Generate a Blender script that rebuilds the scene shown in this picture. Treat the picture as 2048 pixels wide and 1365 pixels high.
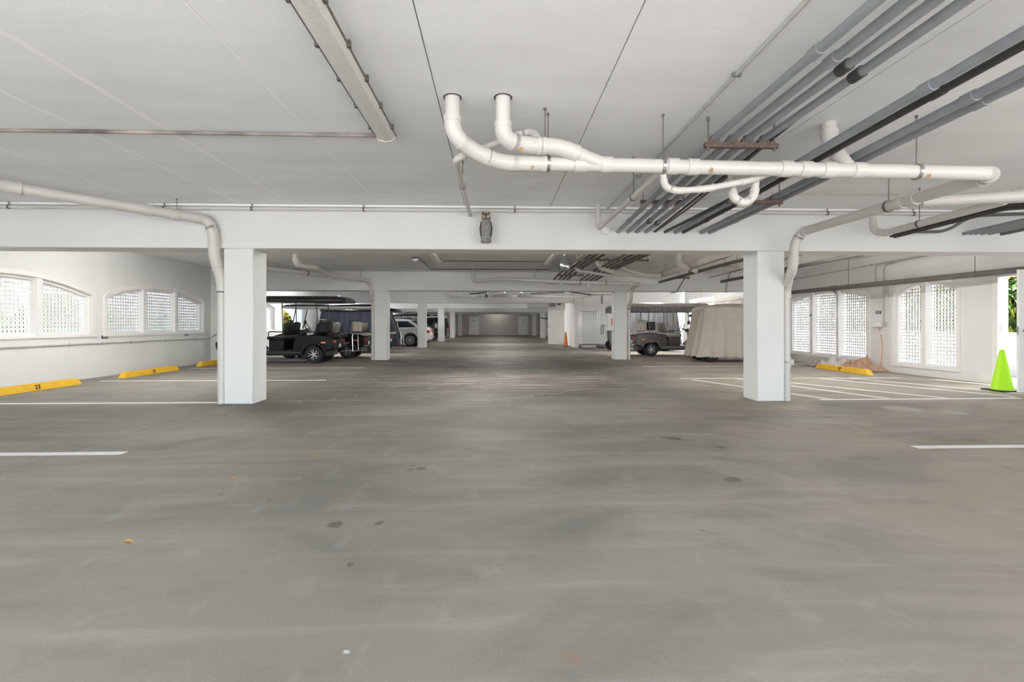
import bpy, bmesh, math, random
from mathutils import Vector, Matrix, noise as mnoise

# ------------------------------------------------------------------ scene basics
for _o in list(bpy.data.objects):
    bpy.data.objects.remove(_o, do_unlink=True)
SC = bpy.context.scene
COL = SC.collection
random.seed(7)
PI = math.pi
NTH = ('first', 'second', 'third', 'fourth', 'fifth', 'sixth', 'seventh', 'eighth', 'ninth', 'tenth')

# ---- camera (2048 x 1365 frame, focal length in pixels)
F = 980.0
EYE = 1.15
HZ = 650.0
YAW = math.radians(1.95)
CS, SN = math.cos(YAW), math.sin(YAW)
cam_d = bpy.data.cameras.new('camera')
cam_d.sensor_width = 36.0
cam_d.lens = F / 2048 * 36.0
cam_d.shift_y = (HZ - 682.5) / 2048
cam_d.clip_start = 0.05
cam_d.clip_end = 400
cam = bpy.data.objects.new('camera', cam_d)
COL.objects.link(cam)
cam.location = (0, 0, EYE)
cam.rotation_euler = (PI / 2, 0, -YAW)
SC.camera = cam

# ---- sky
W = bpy.data.worlds.new('sky')
SC.world = W
W.use_nodes = True
nt = W.node_tree
nt.nodes.clear()
sky = nt.nodes.new('ShaderNodeTexSky')
sky.sky_type = 'NISHITA'
sky.sun_disc = False
sky.sun_elevation = math.radians(48)
sky.sun_rotation = math.radians(100)
hsv = nt.nodes.new('ShaderNodeHueSaturation')
hsv.inputs['Saturation'].default_value = 0.55
bg = nt.nodes.new('ShaderNodeBackground')
bg.inputs['Strength'].default_value = 0.30
wo = nt.nodes.new('ShaderNodeOutputWorld')
nt.links.new(sky.outputs[0], hsv.inputs['Color'])
nt.links.new(hsv.outputs[0], bg.inputs['Color'])
nt.links.new(bg.outputs[0], wo.inputs['Surface'])

# ---- sun (high, from the right-hand side)
sd = bpy.data.lights.new('sun', 'SUN')
sd.energy = 6.0
sd.angle = math.radians(0.6)
sd.color = (1.0, 0.98, 0.955)
sun = bpy.data.objects.new('sun', sd)
COL.objects.link(sun)
sun.rotation_euler = Vector((0.20, -0.64, 0.74)).to_track_quat('Z', 'Y').to_euler()

# ---- exposure
SC.view_settings.view_transform = 'Standard'
SC.view_settings.look = 'None'
SC.view_settings.exposure = 1.92
SC.view_settings.gamma = 1.0
SC.view_settings.use_curve_mapping = False
SC.cycles.use_denoising = True
SC.cycles.max_bounces = 7
SC.cycles.diffuse_bounces = 5
SC.cycles.glossy_bounces = 3
SC.cycles.transmission_bounces = 3
SC.cycles.transparent_max_bounces = 8
SC.cycles.adaptive_threshold = 0.02
SC.cycles.caustics_reflective = False
SC.cycles.caustics_refractive = False
SC.cycles.sample_clamp_indirect = 6.0

# ------------------------------------------------------------------ pixel -> place
def P(px, py, d):
    u = (px - 1024) / F
    v = (HZ - py) / F
    return Vector((d * SN + u * d * CS, d * CS - u * d * SN, EYE + v * d))
def PZ(px, py, z):            # point on a horizontal plane
    return P(px, py, (z - EYE) * F / (HZ - py))
def YX(px, X):                # Y on a plane X = const, from the pixel column
    r = (px - 1024) / F
    return X * (CS - r * SN) / (SN + r * CS)

# ------------------------------------------------------------------ materials
MATS = {}
def mat(name, col, rough=0.6, metal=0.0, var=0.0, scale=6.0, bump=0.0, bscale=60.0, spec=None, stretch=None, emit=None):
    if name in MATS:
        return MATS[name]
    m = bpy.data.materials.new(name)
    m.use_nodes = True
    t = m.node_tree
    b = t.nodes['Principled BSDF']
    b.inputs['Roughness'].default_value = rough
    b.inputs['Metallic'].default_value = metal
    if spec is not None:
        b.inputs['Specular IOR Level'].default_value = spec
    c = (*col, 1.0)
    b.inputs['Base Color'].default_value = c
    geo = t.nodes.new('ShaderNodeNewGeometry')
    src = geo.outputs['Position']
    if stretch:
        mp = t.nodes.new('ShaderNodeMapping')
        mp.inputs['Scale'].default_value = stretch
        t.links.new(src, mp.inputs['Vector'])
        src = mp.outputs[0]
    if var > 0:
        n = t.nodes.new('ShaderNodeTexNoise')
        n.inputs['Scale'].default_value = scale
        n.inputs['Detail'].default_value = 3
        t.links.new(src, n.inputs['Vector'])
        r = t.nodes.new('ShaderNodeValToRGB')
        r.color_ramp.elements[0].position = 0.3
        r.color_ramp.elements[1].position = 0.7
        r.color_ramp.elements[0].color = (*[x * (1 - var) for x in col], 1)
        r.color_ramp.elements[1].color = (*[min(1, x * (1 + var * 0.6)) for x in col], 1)
        t.links.new(n.outputs['Fac'], r.inputs['Fac'])
        t.links.new(r.outputs['Color'], b.inputs['Base Color'])
    if bump > 0:
        n2 = t.nodes.new('ShaderNodeTexNoise')
        n2.inputs['Scale'].default_value = bscale
        n2.inputs['Detail'].default_value = 2
        t.links.new(src, n2.inputs['Vector'])
        bp = t.nodes.new('ShaderNodeBump')
        bp.inputs['Strength'].default_value = bump
        bp.inputs['Distance'].default_value = 0.01
        t.links.new(n2.outputs['Fac'], bp.inputs['Height'])
        t.links.new(bp.outputs['Normal'], b.inputs['Normal'])
    if emit:
        b.inputs['Emission Color'].default_value = c
        b.inputs['Emission Strength'].default_value = emit
    MATS[name] = m
    return m

def block_mat(name, col, axis):
    """painted concrete block: faint courses"""
    m = mat(name, col, 0.62, 0, 0.05, 1.3)
    t = m.node_tree
    b = t.nodes['Principled BSDF']
    geo = t.nodes.new('ShaderNodeNewGeometry')
    sep = t.nodes.new('ShaderNodeSeparateXYZ')
    t.links.new(geo.outputs['Position'], sep.inputs[0])
    cmb = t.nodes.new('ShaderNodeCombineXYZ')
    t.links.new(sep.outputs[axis], cmb.inputs[0])
    t.links.new(sep.outputs[2], cmb.inputs[1])
    br = t.nodes.new('ShaderNodeTexBrick')
    br.inputs['Scale'].default_value = 1.0
    br.inputs['Brick Width'].default_value = 0.4
    br.inputs['Row Height'].default_value = 0.2
    br.inputs['Mortar Size'].default_value = 0.004
    br.inputs['Mortar Smooth'].default_value = 0.6
    br.inputs['Color1'].default_value = (1, 1, 1, 1)
    br.inputs['Color2'].default_value = (0.98, 0.98, 0.98, 1)
    br.inputs['Mortar'].default_value = (0, 0, 0, 1)
    t.links.new(cmb.outputs[0], br.inputs['Vector'])
    bp = t.nodes.new('ShaderNodeBump')
    bp.inputs['Strength'].default_value = 0.35
    bp.inputs['Distance'].default_value = 0.004
    t.links.new(br.outputs['Color'], bp.inputs['Height'])
    t.links.new(bp.outputs['Normal'], b.inputs['Normal'])
    return m

def glass_mat(name, tint, gloss=0.12, rough=0.03):
    m = bpy.data.materials.new(name)
    m.use_nodes = True
    t = m.node_tree
    t.nodes.clear()
    o = t.nodes.new('ShaderNodeOutputMaterial')
    tr = t.nodes.new('ShaderNodeBsdfTransparent')
    tr.inputs['Color'].default_value = (*tint, 1)
    g = t.nodes.new('ShaderNodeBsdfGlossy')
    g.inputs['Roughness'].default_value = rough
    mx = t.nodes.new('ShaderNodeMixShader')
    mx.inputs[0].default_value = gloss
    t.links.new(tr.outputs[0], mx.inputs[1])
    t.links.new(g.outputs[0], mx.inputs[2])
    t.links.new(mx.outputs[0], o.inputs[0])
    MATS[name] = m
    return m

M_WALLL = block_mat('painted_block_left', (0.78, 0.78, 0.765), 1)
M_WALLR = block_mat('painted_block_right', (0.78, 0.775, 0.765), 1)
M_WALLF = block_mat('painted_block_facing', (0.78, 0.77, 0.755), 0)
M_COLUMN = mat('painted_concrete', (0.765, 0.765, 0.755), 0.6, 0, 0.03, 1.5, 0.06, 40)
M_CEIL = mat('ceiling_paint', (0.90, 0.912, 0.925), 0.75, 0, 0.05, 0.9, 0.10, 35, stretch=(1.0, 3.0, 1.0))
M_CAULK = mat('white_caulk', (0.97, 0.965, 0.955), 0.6)
M_DARKGAP = mat('joint_dark', (0.10, 0.09, 0.09), 0.9)
M_TRIM = mat('white_trim', (0.84, 0.83, 0.81), 0.5, 0, 0.02, 3)
M_LATT = mat('white_vinyl_lattice', (0.85, 0.85, 0.85), 0.45)
M_PVC = mat('white_pvc', (0.65, 0.632, 0.605), 0.38, 0, 0.04, 4)
M_PVCD = mat('aged_pvc', (0.72, 0.66, 0.60), 0.45, 0, 0.08, 5)
M_GREYPVC = mat('grey_pvc', (0.27, 0.29, 0.31), 0.42, 0, 0.12, 7)
M_DGREY = mat('dark_grey_pipe', (0.13, 0.125, 0.115), 0.45, 0, 0.15, 5)
M_BLACKPIPE = mat('black_pipe', (0.05, 0.048, 0.047), 0.5, 0, 0.2, 9)
M_RUST = mat('rusty_steel', (0.15, 0.105, 0.09), 0.75, 0.2, 0.45, 25)
M_ZINC = mat('zinc_steel', (0.42, 0.41, 0.39), 0.35, 0.85, 0.15, 20)
M_ROD = mat('hanger_rod', (0.20, 0.185, 0.17), 0.5, 0.6, 0.2, 30)
M_CONDUITP = mat('painted_conduit', (0.50, 0.50, 0.48), 0.45, 0, 0.15, 9)
M_YELLOW = mat('yellow_paint', (0.80, 0.47, 0.03), 0.6, 0, 0.10, 8, 0.15, 60)
M_BLACK = mat('black_plastic', (0.018, 0.018, 0.02), 0.35)
M_TYRE = mat('tyre_rubber', (0.022, 0.021, 0.02), 0.8)
M_CHROME = mat('chrome', (0.75, 0.75, 0.75), 0.15, 1.0)
M_SILVER = mat('silver_alloy', (0.62, 0.62, 0.62), 0.4, 0.35)
M_LINE = mat('white_line_paint', (0.82, 0.81, 0.79), 0.55, 0, 0.12, 12)
M_RED = mat('red_lens', (0.55, 0.03, 0.02), 0.2)
M_ORANGE = mat('orange_lens', (0.8, 0.25, 0.03), 0.2)
M_GLASS = glass_mat('clear_glass', (0.92, 0.94, 0.94))
M_DGLASS = mat('dark_window_glass', (0.012, 0.018, 0.03), 0.05)

# ------------------------------------------------------------------ mesh builder
def world_loc(o):
    v = Vector((0, 0, 0))
    while o is not None:
        v += o.location
        o = o.parent
    return v

class MB:
    def __init__(self):
        self.v = []
        self.f = []
        self.mi = []
        self.cur = 0
    def add(self, vs, fs):
        n = len(self.v)
        self.v += [tuple(x) for x in vs]
        for q in fs:
            self.f.append([n + i for i in q])
            self.mi.append(self.cur)
        return self
    def box(self, a, b):
        x0, y0, z0 = a
        x1, y1, z1 = b
        return self.add([(x0, y0, z0), (x1, y0, z0), (x1, y1, z0), (x0, y1, z0), (x0, y0, z1), (x1, y0, z1), (x1, y1, z1), (x0, y1, z1)],
                        [(0, 3, 2, 1), (4, 5, 6, 7), (0, 1, 5, 4), (1, 2, 6, 5), (2, 3, 7, 6), (3, 0, 4, 7)])
    def cbox(self, c, s):
        return self.box([c[i] - s[i] / 2 for i in range(3)], [c[i] + s[i] / 2 for i in range(3)])
    def bar(self, a, b, w, h, up=(0, 0, 1)):
        a, b = Vector(a), Vector(b)
        d = (b - a).normalized()
        up = Vector(up)
        if abs(d.dot(up)) > 0.98:
            up = Vector((1, 0, 0))
        s = d.cross(up).normalized()
        u = s.cross(d)
        vs = []
        for p in (a, b):
            for i, j in ((-1, -1), (1, -1), (1, 1), (-1, 1)):
                vs.append(p + s * (i * w / 2) + u * (j * h / 2))
        return self.add(vs, [(0, 1, 2, 3)[::-1], (4, 5, 6, 7), (0, 1, 5, 4), (1, 2, 6, 5), (2, 3, 7, 6), (3, 0, 4, 7)])
    def tube(self, pts, r, seg=12, caps=True, closed=False):
        pts = [Vector(p) for p in pts]
        n = len(pts)
        rs = r if isinstance(r, (list, tuple)) else [r] * n
        tang = []
        for i in range(n):
            if closed:
                t = pts[(i + 1) % n] - pts[i - 1]
            else:
                t = pts[min(i + 1, n - 1)] - pts[max(i - 1, 0)]
            tang.append(t.normalized() if t.length > 1e-9 else Vector((0, 0, 1)))
        up = Vector((0, 0, 1)) if abs(tang[0].z) < 0.9 else Vector((1, 0, 0))
        s = tang[0].cross(up).normalized()
        vs = []
        for i in range(n):
            s = (s - tang[i] * s.dot(tang[i]))
            s = s.normalized() if s.length > 1e-6 else tang[i].orthogonal().normalized()
            u = tang[i].cross(s)
            for k in range(seg):
                a = 2 * PI * k / seg
                vs.append(pts[i] + (s * math.cos(a) + u * math.sin(a)) * rs[i])
        fs = []
        for i in range(n if closed else n - 1):
            j = (i + 1) % n
            for k in range(seg):
                k2 = (k + 1) % seg
                fs.append((i * seg + k, i * seg + k2, j * seg + k2, j * seg + k))
        if caps and not closed:
            fs.append(tuple(range(seg))[::-1])
            fs.append(tuple((n - 1) * seg + k for k in range(seg)))
        return self.add(vs, fs)
    def lathe(self, prof, seg=20, c=(0, 0, 0), axis='z', closed=False):
        vs = []
        for (r, h) in prof:
            for k in range(seg):
                a = 2 * PI * k / seg
                x, y = r * math.cos(a), r * math.sin(a)
                p = (x, y, h) if axis == 'z' else ((x, h, y) if axis == 'y' else (h, x, y))
                vs.append((p[0] + c[0], p[1] + c[1], p[2] + c[2]))
        fs = []
        n = len(prof)
        for i in range(n if closed else n - 1):
            j = (i + 1) % n
            for k in range(seg):
                k2 = (k + 1) % seg
                fs.append((i * seg + k, i * seg + k2, j * seg + k2, j * seg + k))
        if not closed:
            fs.append(tuple(range(seg))[::-1])
            fs.append(tuple((n - 1) * seg + k for k in range(seg)))
        return self.add(vs, fs)
    def prism(self, prof, a, b, axis='y'):
        """profile of 2-D points extruded along an axis from a to b"""
        def p3(p, h):
            return (p[0], h, p[1]) if axis == 'y' else ((h, p[0], p[1]) if axis == 'x' else (p[0], p[1], h))
        n = len(prof)
        vs = [p3(p, a) for p in prof] + [p3(p, b) for p in prof]
        fs = [tuple(range(n)), tuple(range(n, 2 * n))[::-1]]
        for i in range(n):
            j = (i + 1) % n
            fs.append((j, i, n + i, n + j))
        return self.add(vs, fs)
    def loft(self, loops, cap0=True, cap1=True):
        n = len(loops[0])
        vs = [p for l in loops for p in l]
        fs = []
        for i in range(len(loops) - 1):
            for k in range(n):
                k2 = (k + 1) % n
                fs.append((i * n + k, i * n + k2, (i + 1) * n + k2, (i + 1) * n + k))
        if cap0:
            fs.append(tuple(range(n))[::-1])
        if cap1:
            fs.append(tuple((len(loops) - 1) * n + k for k in range(n)))
        return self.add(vs, fs)
    def mesh(self, name, mats, smooth=False, off=Vector((0, 0, 0))):
        me = bpy.data.meshes.new(name)
        me.from_pydata([(p[0] - off.x, p[1] - off.y, p[2] - off.z) for p in self.v], [], self.f)
        if not isinstance(mats, (list, tuple)):
            mats = [mats]
        for m in mats:
            me.materials.append(m)
        if len(mats) > 1:
            me.polygons.foreach_set('material_index', self.mi)
        bm = bmesh.new()
        bm.from_mesh(me)
        bmesh.ops.recalc_face_normals(bm, faces=bm.faces)
        bm.to_mesh(me)
        bm.free()
        if smooth:
            me.polygons.foreach_set('use_smooth', [True] * len(me.polygons))
        me.update()
        return me
    def build(self, name, mats, parent=None, smooth=False, local=False, bevel=0, seg=2, angle=35, kind=None, label=None):
        off = Vector((0, 0, 0)) if (local or parent is None) else world_loc(parent)
        me = self.mesh(name, mats, smooth, off)
        o = bpy.data.objects.new(name, me)
        COL.objects.link(o)
        if parent is not None:
            o.parent = parent
        if bevel:
            bv = o.modifiers.new('bevel', 'BEVEL')
            bv.width = bevel
            bv.segments = seg
            bv.limit_method = 'ANGLE'
            bv.angle_limit = math.radians(angle)
            bv.harden_normals = False
            me.polygons.foreach_set('use_smooth', [True] * len(me.polygons))
        if smooth or bevel:
            me.set_sharp_from_angle(angle=math.radians(50 if smooth else 60))
        if kind:
            o['kind'] = kind
        if label:
            o['label'] = label
        return o

def thing(name, label, cat, loc=(0, 0, 0), rz=0.0, group=None):
    o = bpy.data.objects.new(name, None)
    COL.objects.link(o)
    o.location = loc
    o.rotation_euler = (0, 0, rz)
    o.empty_display_size = 0.2
    tag(o, label, cat, group)
    return o
def tag(o, label, cat, group=None):
    o['label'] = label
    o['category'] = cat
    if group:
        o['group'] = group
    return o
def struct(o, label=None):
    o['kind'] = 'structure'
    if label:
        o['label'] = label
    return o
def sempty(name, loc, label=None):
    o = bpy.data.objects.new(name, None)
    COL.objects.link(o)
    o.location = loc
    o.empty_display_size = 0.2
    return struct(o, label)
def dup(root, loc, rz=None, label=None, group=None):
    r = root.copy()
    COL.objects.link(r)
    r.location = loc
    if rz is not None:
        r.rotation_euler = (0, 0, rz)
    if label:
        r['label'] = label
    if group:
        r['group'] = group
    for ch in list(root.children):
        c = ch.copy()
        COL.objects.link(c)
        c.parent = r
        for g in list(ch.children):
            e = g.copy()
            COL.objects.link(e)
            e.parent = c
    return r
def inst(src, parent, loc):
    c = src.copy()
    COL.objects.link(c)
    c.parent = parent
    c.location = loc
    return c

def fillet(pts, rad, n=6):
    pts = [Vector(p) for p in pts]
    out = [pts[0]]
    for i in range(1, len(pts) - 1):
        a, b, c = pts[i - 1], pts[i], pts[i + 1]
        r = min(rad, (a - b).length * 0.48, (c - b).length * 0.48)
        p0 = b + (a - b).normalized() * r
        p1 = b + (c - b).normalized() * r
        for k in range(n + 1):
            t = k / n
            out.append(p0 * (1 - t) ** 2 + b * (2 * t * (1 - t)) + p1 * t * t)
    out.append(pts[-1])
    return out

def drain(root, pts, r, m=None, bend=None, seg=14, collars=True):
    """PVC drain line: straight lengths, elbows and socket rings as parts of root"""
    m = m or M_PVC
    pts = [Vector(p) for p in pts]
    bend = bend or r * 2.2
    ends = []
    cur = pts[0]
    for i in range(1, len(pts)):
        a, b = pts[i - 1], pts[i]
        dr = (b - a).normalized()
        last = i == len(pts) - 1
        rr = 0 if last else min(bend, (b - a).length * 0.45, (pts[i + 1] - b).length * 0.45)
        e = b - dr * rr
        MB().tube([cur, e], r, seg).build('pipe', m, root, smooth=True)
        if not last:
            d2 = (pts[i + 1] - b).normalized()
            e2 = b + d2 * rr
            arc = [e * (1 - t) ** 2 + b * (2 * t * (1 - t)) + e2 * t * t for t in [k / 7 for k in range(8)]]
            mb = MB().tube(arc, r * 1.13, seg)
            if collars:
                mb.tube([e - dr * r * 0.55, e + dr * r * 0.12], r * 1.2, seg)
                mb.tube([e2 - d2 * r * 0.12, e2 + d2 * r * 0.55], r * 1.2, seg)
            mb.build('elbow', m, root, smooth=True)
            cur = e2
def coupling(root, p, d, r, m=None, ln=None, name='coupling'):
    d = Vector(d).normalized()
    p = Vector(p)
    ln = ln or r * 1.6
    MB().tube([p - d * ln / 2, p - d * ln / 2.01, p + d * ln / 2.01, p + d * ln / 2], [r * 1.0, r * 1.16, r * 1.16, r * 1.0], 14).build(name, m or M_PVC, root, smooth=True)
def hanger(root, p, d, r, top, rod_r=0.005, m=None):
    """clevis strap round a pipe at p (pipe direction d) with a threaded rod up to height top"""
    p = Vector(p)
    d = Vector(d).normalized()
    s = d.cross(Vector((0, 0, 1)))
    s = s.normalized() if s.length > 1e-4 else Vector((1, 0, 0))
    u = s.cross(d)
    ring = [p + (s * math.cos(a) + u * math.sin(a)) * (r + 0.004) for a in [2 * PI * k / 18 for k in range(18)]]
    vs = []
    w = 0.013
    for q in ring:
        o2 = (q - p).normalized() * 0.004
        vs += [q - d * w, q + d * w, q + d * w + o2, q - d * w + o2]
    fs = []
    n = len(ring)
    for i in range(n):
        j = (i + 1) % n
        for k in range(4):
            k2 = (k + 1) % 4
            fs.append((i * 4 + k, i * 4 + k2, j * 4 + k2, j * 4 + k))
    MB().add(vs, fs).build('hanger_strap', m or M_ZINC, root)
    t = p + Vector((0, 0, r))
    MB().tube([t, Vector((t.x, t.y, top))], rod_r, 6).tube([Vector((t.x, t.y, top - 0.02)), Vector((t.x, t.y, top))], rod_r * 2.2, 8).build('hanger_rod', M_ROD, root)

def text_obj(txt, size, m, parent, loc, rot, name='number', depth=0.002, bold=0.0):
    cu = bpy.data.curves.new(name, 'FONT')
    cu.body = txt
    cu.size = size
    cu.align_x = 'CENTER'
    cu.align_y = 'CENTER'
    cu.extrude = depth
    cu.offset = bold
    tmp = bpy.data.objects.new(name, cu)
    COL.objects.link(tmp)
    bpy.context.view_layer.update()
    dg = bpy.context.evaluated_depsgraph_get()
    me = bpy.data.meshes.new_from_object(tmp.evaluated_get(dg))
    bpy.data.objects.remove(tmp, do_unlink=True)
    me.materials.clear()
    me.materials.append(m)
    o = bpy.data.objects.new(name, me)
    COL.objects.link(o)
    o.parent = parent
    o.location = loc
    o.rotation_euler = rot
    return o

# ------------------------------------------------------------------ dimensions of the garage (metres)
XL, XL2, XR = -8.7, -8.5, 9.61
ZC, ZB = 2.88, 2.256
Y1, SP, CW = 7.21, 8.8, 0.42
YS = [Y1 + SP * k for k in range(6)]
YB = -2.6                   # open end behind the camera
YSTEP = 15.3
YFAR = 54.5
COLL, COLR = -3.92, 3.92    # left edge of the columns of each row

# ------------------------------------------------------------------ floor
def floor_mat():
    m = mat('garage_concrete', (0.36, 0.345, 0.32), 0.5)
    t = m.node_tree
    L = t.links
    b = t.nodes['Principled BSDF']
    N = t.nodes.new
    geo = N('ShaderNodeNewGeometry')
    pos = geo.outputs['Position']
    sep = N('ShaderNodeSeparateXYZ')
    L.new(pos, sep.inputs[0])
    def noise(scale, detail=6, stretch=None, rough=0.55, dist=0.0):
        n = N('ShaderNodeTexNoise')
        n.inputs['Scale'].default_value = scale
        n.inputs['Detail'].default_value = detail
        n.inputs['Roughness'].default_value = rough
        n.inputs['Distortion'].default_value = dist
        src = pos
        if stretch:
            mp = N('ShaderNodeMapping')
            mp.inputs['Scale'].default_value = stretch[:3]
            if len(stretch) > 3:
                mp.inputs['Rotation'].default_value = (0, 0, stretch[3])
            L.new(pos, mp.inputs['Vector'])
            src = mp.outputs[0]
        L.new(src, n.inputs['Vector'])
        return n.outputs['Fac']
    def ramp(fac, p0, p1, c0=(0, 0, 0), c1=(1, 1, 1)):
        r = N('ShaderNodeValToRGB')
        r.color_ramp.elements[0].position = p0
        r.color_ramp.elements[1].position = p1
        r.color_ramp.elements[0].color = (*c0, 1)
        r.color_ramp.elements[1].color = (*c1, 1)
        L.new(fac, r.inputs['Fac'])
        return r.outputs['Color']
    def mix(fac, a, bcol, mode='MIX'):
        x = N('ShaderNodeMix')
        x.data_type = 'RGBA'
        x.blend_type = mode
        if isinstance(fac, float):
            x.inputs[0].default_value = fac
        else:
            L.new(fac, x.inputs[0])
        for s, v in ((6, a), (7, bcol)):
            if isinstance(v, tuple):
                x.inputs[s].default_value = (*v, 1)
            else:
                L.new(v, x.inputs[s])
        return x.outputs[2]
    def mth(op, a, c=None):
        x = N('ShaderNodeMath')
        x.operation = op
        for i, v in enumerate((a, c)):
            if v is None:
                continue
            if isinstance(v, (int, float)):
                x.inputs[i].default_value = v
            else:
                L.new(v, x.inputs[i])
        return x.outputs[0]
    def sstep(v, e0, e1):
        x = N('ShaderNodeMapRange')
        x.interpolation_type = 'SMOOTHSTEP'
        x.inputs['From Min'].default_value = e0
        x.inputs['From Max'].default_value = e1
        L.new(v, x.inputs['Value'])
        return x.outputs[0]
    wob = mth('MULTIPLY', mth('SUBTRACT', noise(0.35, 2), 0.5), 5.0)
    X = mth('ADD', sep.outputs[0], wob)
    Y = mth('ADD', sep.outputs[1], wob)
    # concrete: cool grey, warmer towards the right-hand drive
    base = mix(ramp(noise(0.22, 2), 0.35, 0.65), (0.240, 0.219, 0.187), (0.316, 0.291, 0.252))
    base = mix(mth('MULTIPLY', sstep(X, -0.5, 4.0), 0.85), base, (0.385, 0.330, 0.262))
    # traffic grime along the driving lane, beyond the first bay
    lane = mth('MULTIPLY', mth('MULTIPLY', sstep(X, -5.0, -2.4), mth('SUBTRACT', 1.0, sstep(X, 2.6, 5.0))), sstep(Y, 5.2, 9.0))
    lane = mth('MULTIPLY', lane, mth('ADD', 0.66, mth('MULTIPLY', noise(0.5, 3, (0.5, 1.6, 1)), 0.5)))
    base = mix(lane, base, (0.066, 0.057, 0.046))
    # cross-wise scrub marks
    scrub = ramp(noise(1.0, 4, (0.45, 5.0, 1), 0.62), 0.52, 0.72)
    base = mix(mth('MULTIPLY', scrub, 0.35), base, (0.46, 0.43, 0.39))
    # worn pale band where the slab was patched
    band = mth('MULTIPLY', mth('MULTIPLY', sstep(Y, 8.6, 9.6), mth('SUBTRACT', 1.0, sstep(Y, 11.0, 12.6))), mth('MULTIPLY', sstep(sep.outputs[0], -2.5, -0.5), mth('SUBTRACT', 1.0, sstep(sep.outputs[0], 2.2, 3.6))))
    pale = ramp(noise(2.2, 4, (0.35, 4.0, 1), 0.7), 0.50, 0.60)
    base = mix(mth('MULTIPLY', mth('MULTIPLY', band, pale), 0.75), base, (0.44, 0.38, 0.32))
    # dark smudges
    sm = ramp(noise(0.75, 5, (0.7, 1.5, 1, 0.3), 0.6, 0.8), 0.47, 0.68)
    base = mix(mth('MULTIPLY', sm, 0.70), base, (0.165, 0.155, 0.135))
    sm2 = ramp(noise(2.6, 5, (0.8, 1.3, 1, -0.4), 0.62), 0.54, 0.72)
    base = mix(mth('MULTIPLY', sm2, 0.42), base, (0.17, 0.16, 0.14))
    wp = ramp(noise(3.4, 5, (1.2, 0.7, 1, 0.9), 0.65), 0.56, 0.72)
    base = mix(mth('MULTIPLY', wp, 0.30), base, (0.43, 0.41, 0.375))
    # fine speckle
    base = mix(mth('MULTIPLY', ramp(noise(45, 3), 0.45, 0.75), 0.16), base, (0.18, 0.17, 0.16))
    base = mix(mth('MULTIPLY', ramp(noise(160, 2), 0.5, 0.75), 0.22), base, (0.50, 0.48, 0.45))
    # small drops
    vo = N('ShaderNodeTexVoronoi')
    vo.inputs['Scale'].default_value = 2.3
    vo.inputs['Randomness'].default_value = 1.0
    L.new(pos, vo.inputs['Vector'])
    drop = mth('SUBTRACT', 1.0, sstep(vo.outputs['Distance'], 0.03, 0.055))
    drop = mth('MULTIPLY', drop, ramp(noise(0.9, 0), 0.50, 0.58))
    base = mix(mth('MULTIPLY', drop, 0.55), base, (0.10, 0.085, 0.075))
    # particular stains seen on the slab
    spots = [(671, 1050, 0.045, (0.13, 0.10, 0.09)), (757, 1046, 0.028, (0.13, 0.11, 0.10)), (700, 1131, 0.018, (0.12, 0.09, 0.08)),
             (1350, 878, 0.07, (0.12, 0.11, 0.09)), (1143, 1315, 0.035, (0.26, 0.20, 0.15)), (1440, 895, 0.05, (0.17, 0.15, 0.13)),
             (692, 1306, 0.013, (0.62, 0.62, 0.62)), (1330, 876, 0.04, (0.16, 0.14, 0.12)), (843, 938, 0.04, (0.15, 0.14, 0.13)),
             (820, 940, 0.035, (0.16, 0.15, 0.13)), (1465, 960, 0.06, (0.15, 0.14, 0.12)), (1805, 818, 0.22, (0.46, 0.45, 0.43)),
             (1910, 826, 0.14, (0.44, 0.43, 0.41))]
    nw = N('ShaderNodeTexNoise')
    nw.inputs['Scale'].default_value = 12
    nw.inputs['Detail'].default_value = 1
    L.new(pos, nw.inputs['Vector'])
    vm = N('ShaderNodeVectorMath')
    vm.operation = 'MULTIPLY_ADD'
    vm.inputs[1].default_value = (0.05, 0.05, 0)
    L.new(nw.outputs['Color'], vm.inputs[0])
    va = N('ShaderNodeVectorMath')
    va.operation = 'ADD'
    va.inputs[1].default_value = (-0.025, -0.025, 0)
    L.new(pos, va.inputs[0])
    L.new(va.outputs[0], vm.inputs[2])
    wpos = vm.outputs[0]
    for (px, py, r, c) in spots:
        q = PZ(px, py, 0)
        vd = N('ShaderNodeVectorMath')
        vd.operation = 'DISTANCE'
        L.new(wpos, vd.inputs[0])
        vd.inputs[1].default_value = (q.x, q.y, 0)
        d = vd.outputs['Value']
        f = mth('SUBTRACT', 1.0, sstep(d, r * 0.75, r * 1.2))
        base = mix(mth('MULTIPLY', f, 0.8), base, c)
    L.new(base, b.inputs['Base Color'])
    L.new(ramp(noise(1.1, 1), 0.3, 0.7, (0.60,) * 3, (0.76,) * 3), b.inputs['Roughness'])
    b.inputs['Specular IOR Level'].default_value = 0.20
    bp = N('ShaderNodeBump')
    bp.inputs['Strength'].default_value = 0.18
    bp.inputs['Distance'].default_value = 0.004
    L.new(noise(90, 3), bp.inputs['Height'])
    L.new(bp.outputs['Normal'], b.inputs['Normal'])
    return m
M_FLOOR = floor_mat()
fl = MB().box((XL - 0.22, YB, -0.30), (XR + 0.22, YFAR + 0.2, -0.012)).build('floor', M_DARKGAP)
struct(fl, 'stained grey concrete garage floor cast in large slabs')
fx = [XL - 0.22, -3.85, 4.12, XR + 0.22]
fy = [YB] + [y + 0.16 for y in YS] + [YFAR + 0.2]
for i in range(3):
    for j in range(len(fy) - 1):
        g = 0.005
        MB().box((fx[i] + g, fy[j] + g, -0.2), (fx[i + 1] - g, fy[j + 1] - g, 0.0)).build('slab', M_FLOOR, fl)
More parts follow.
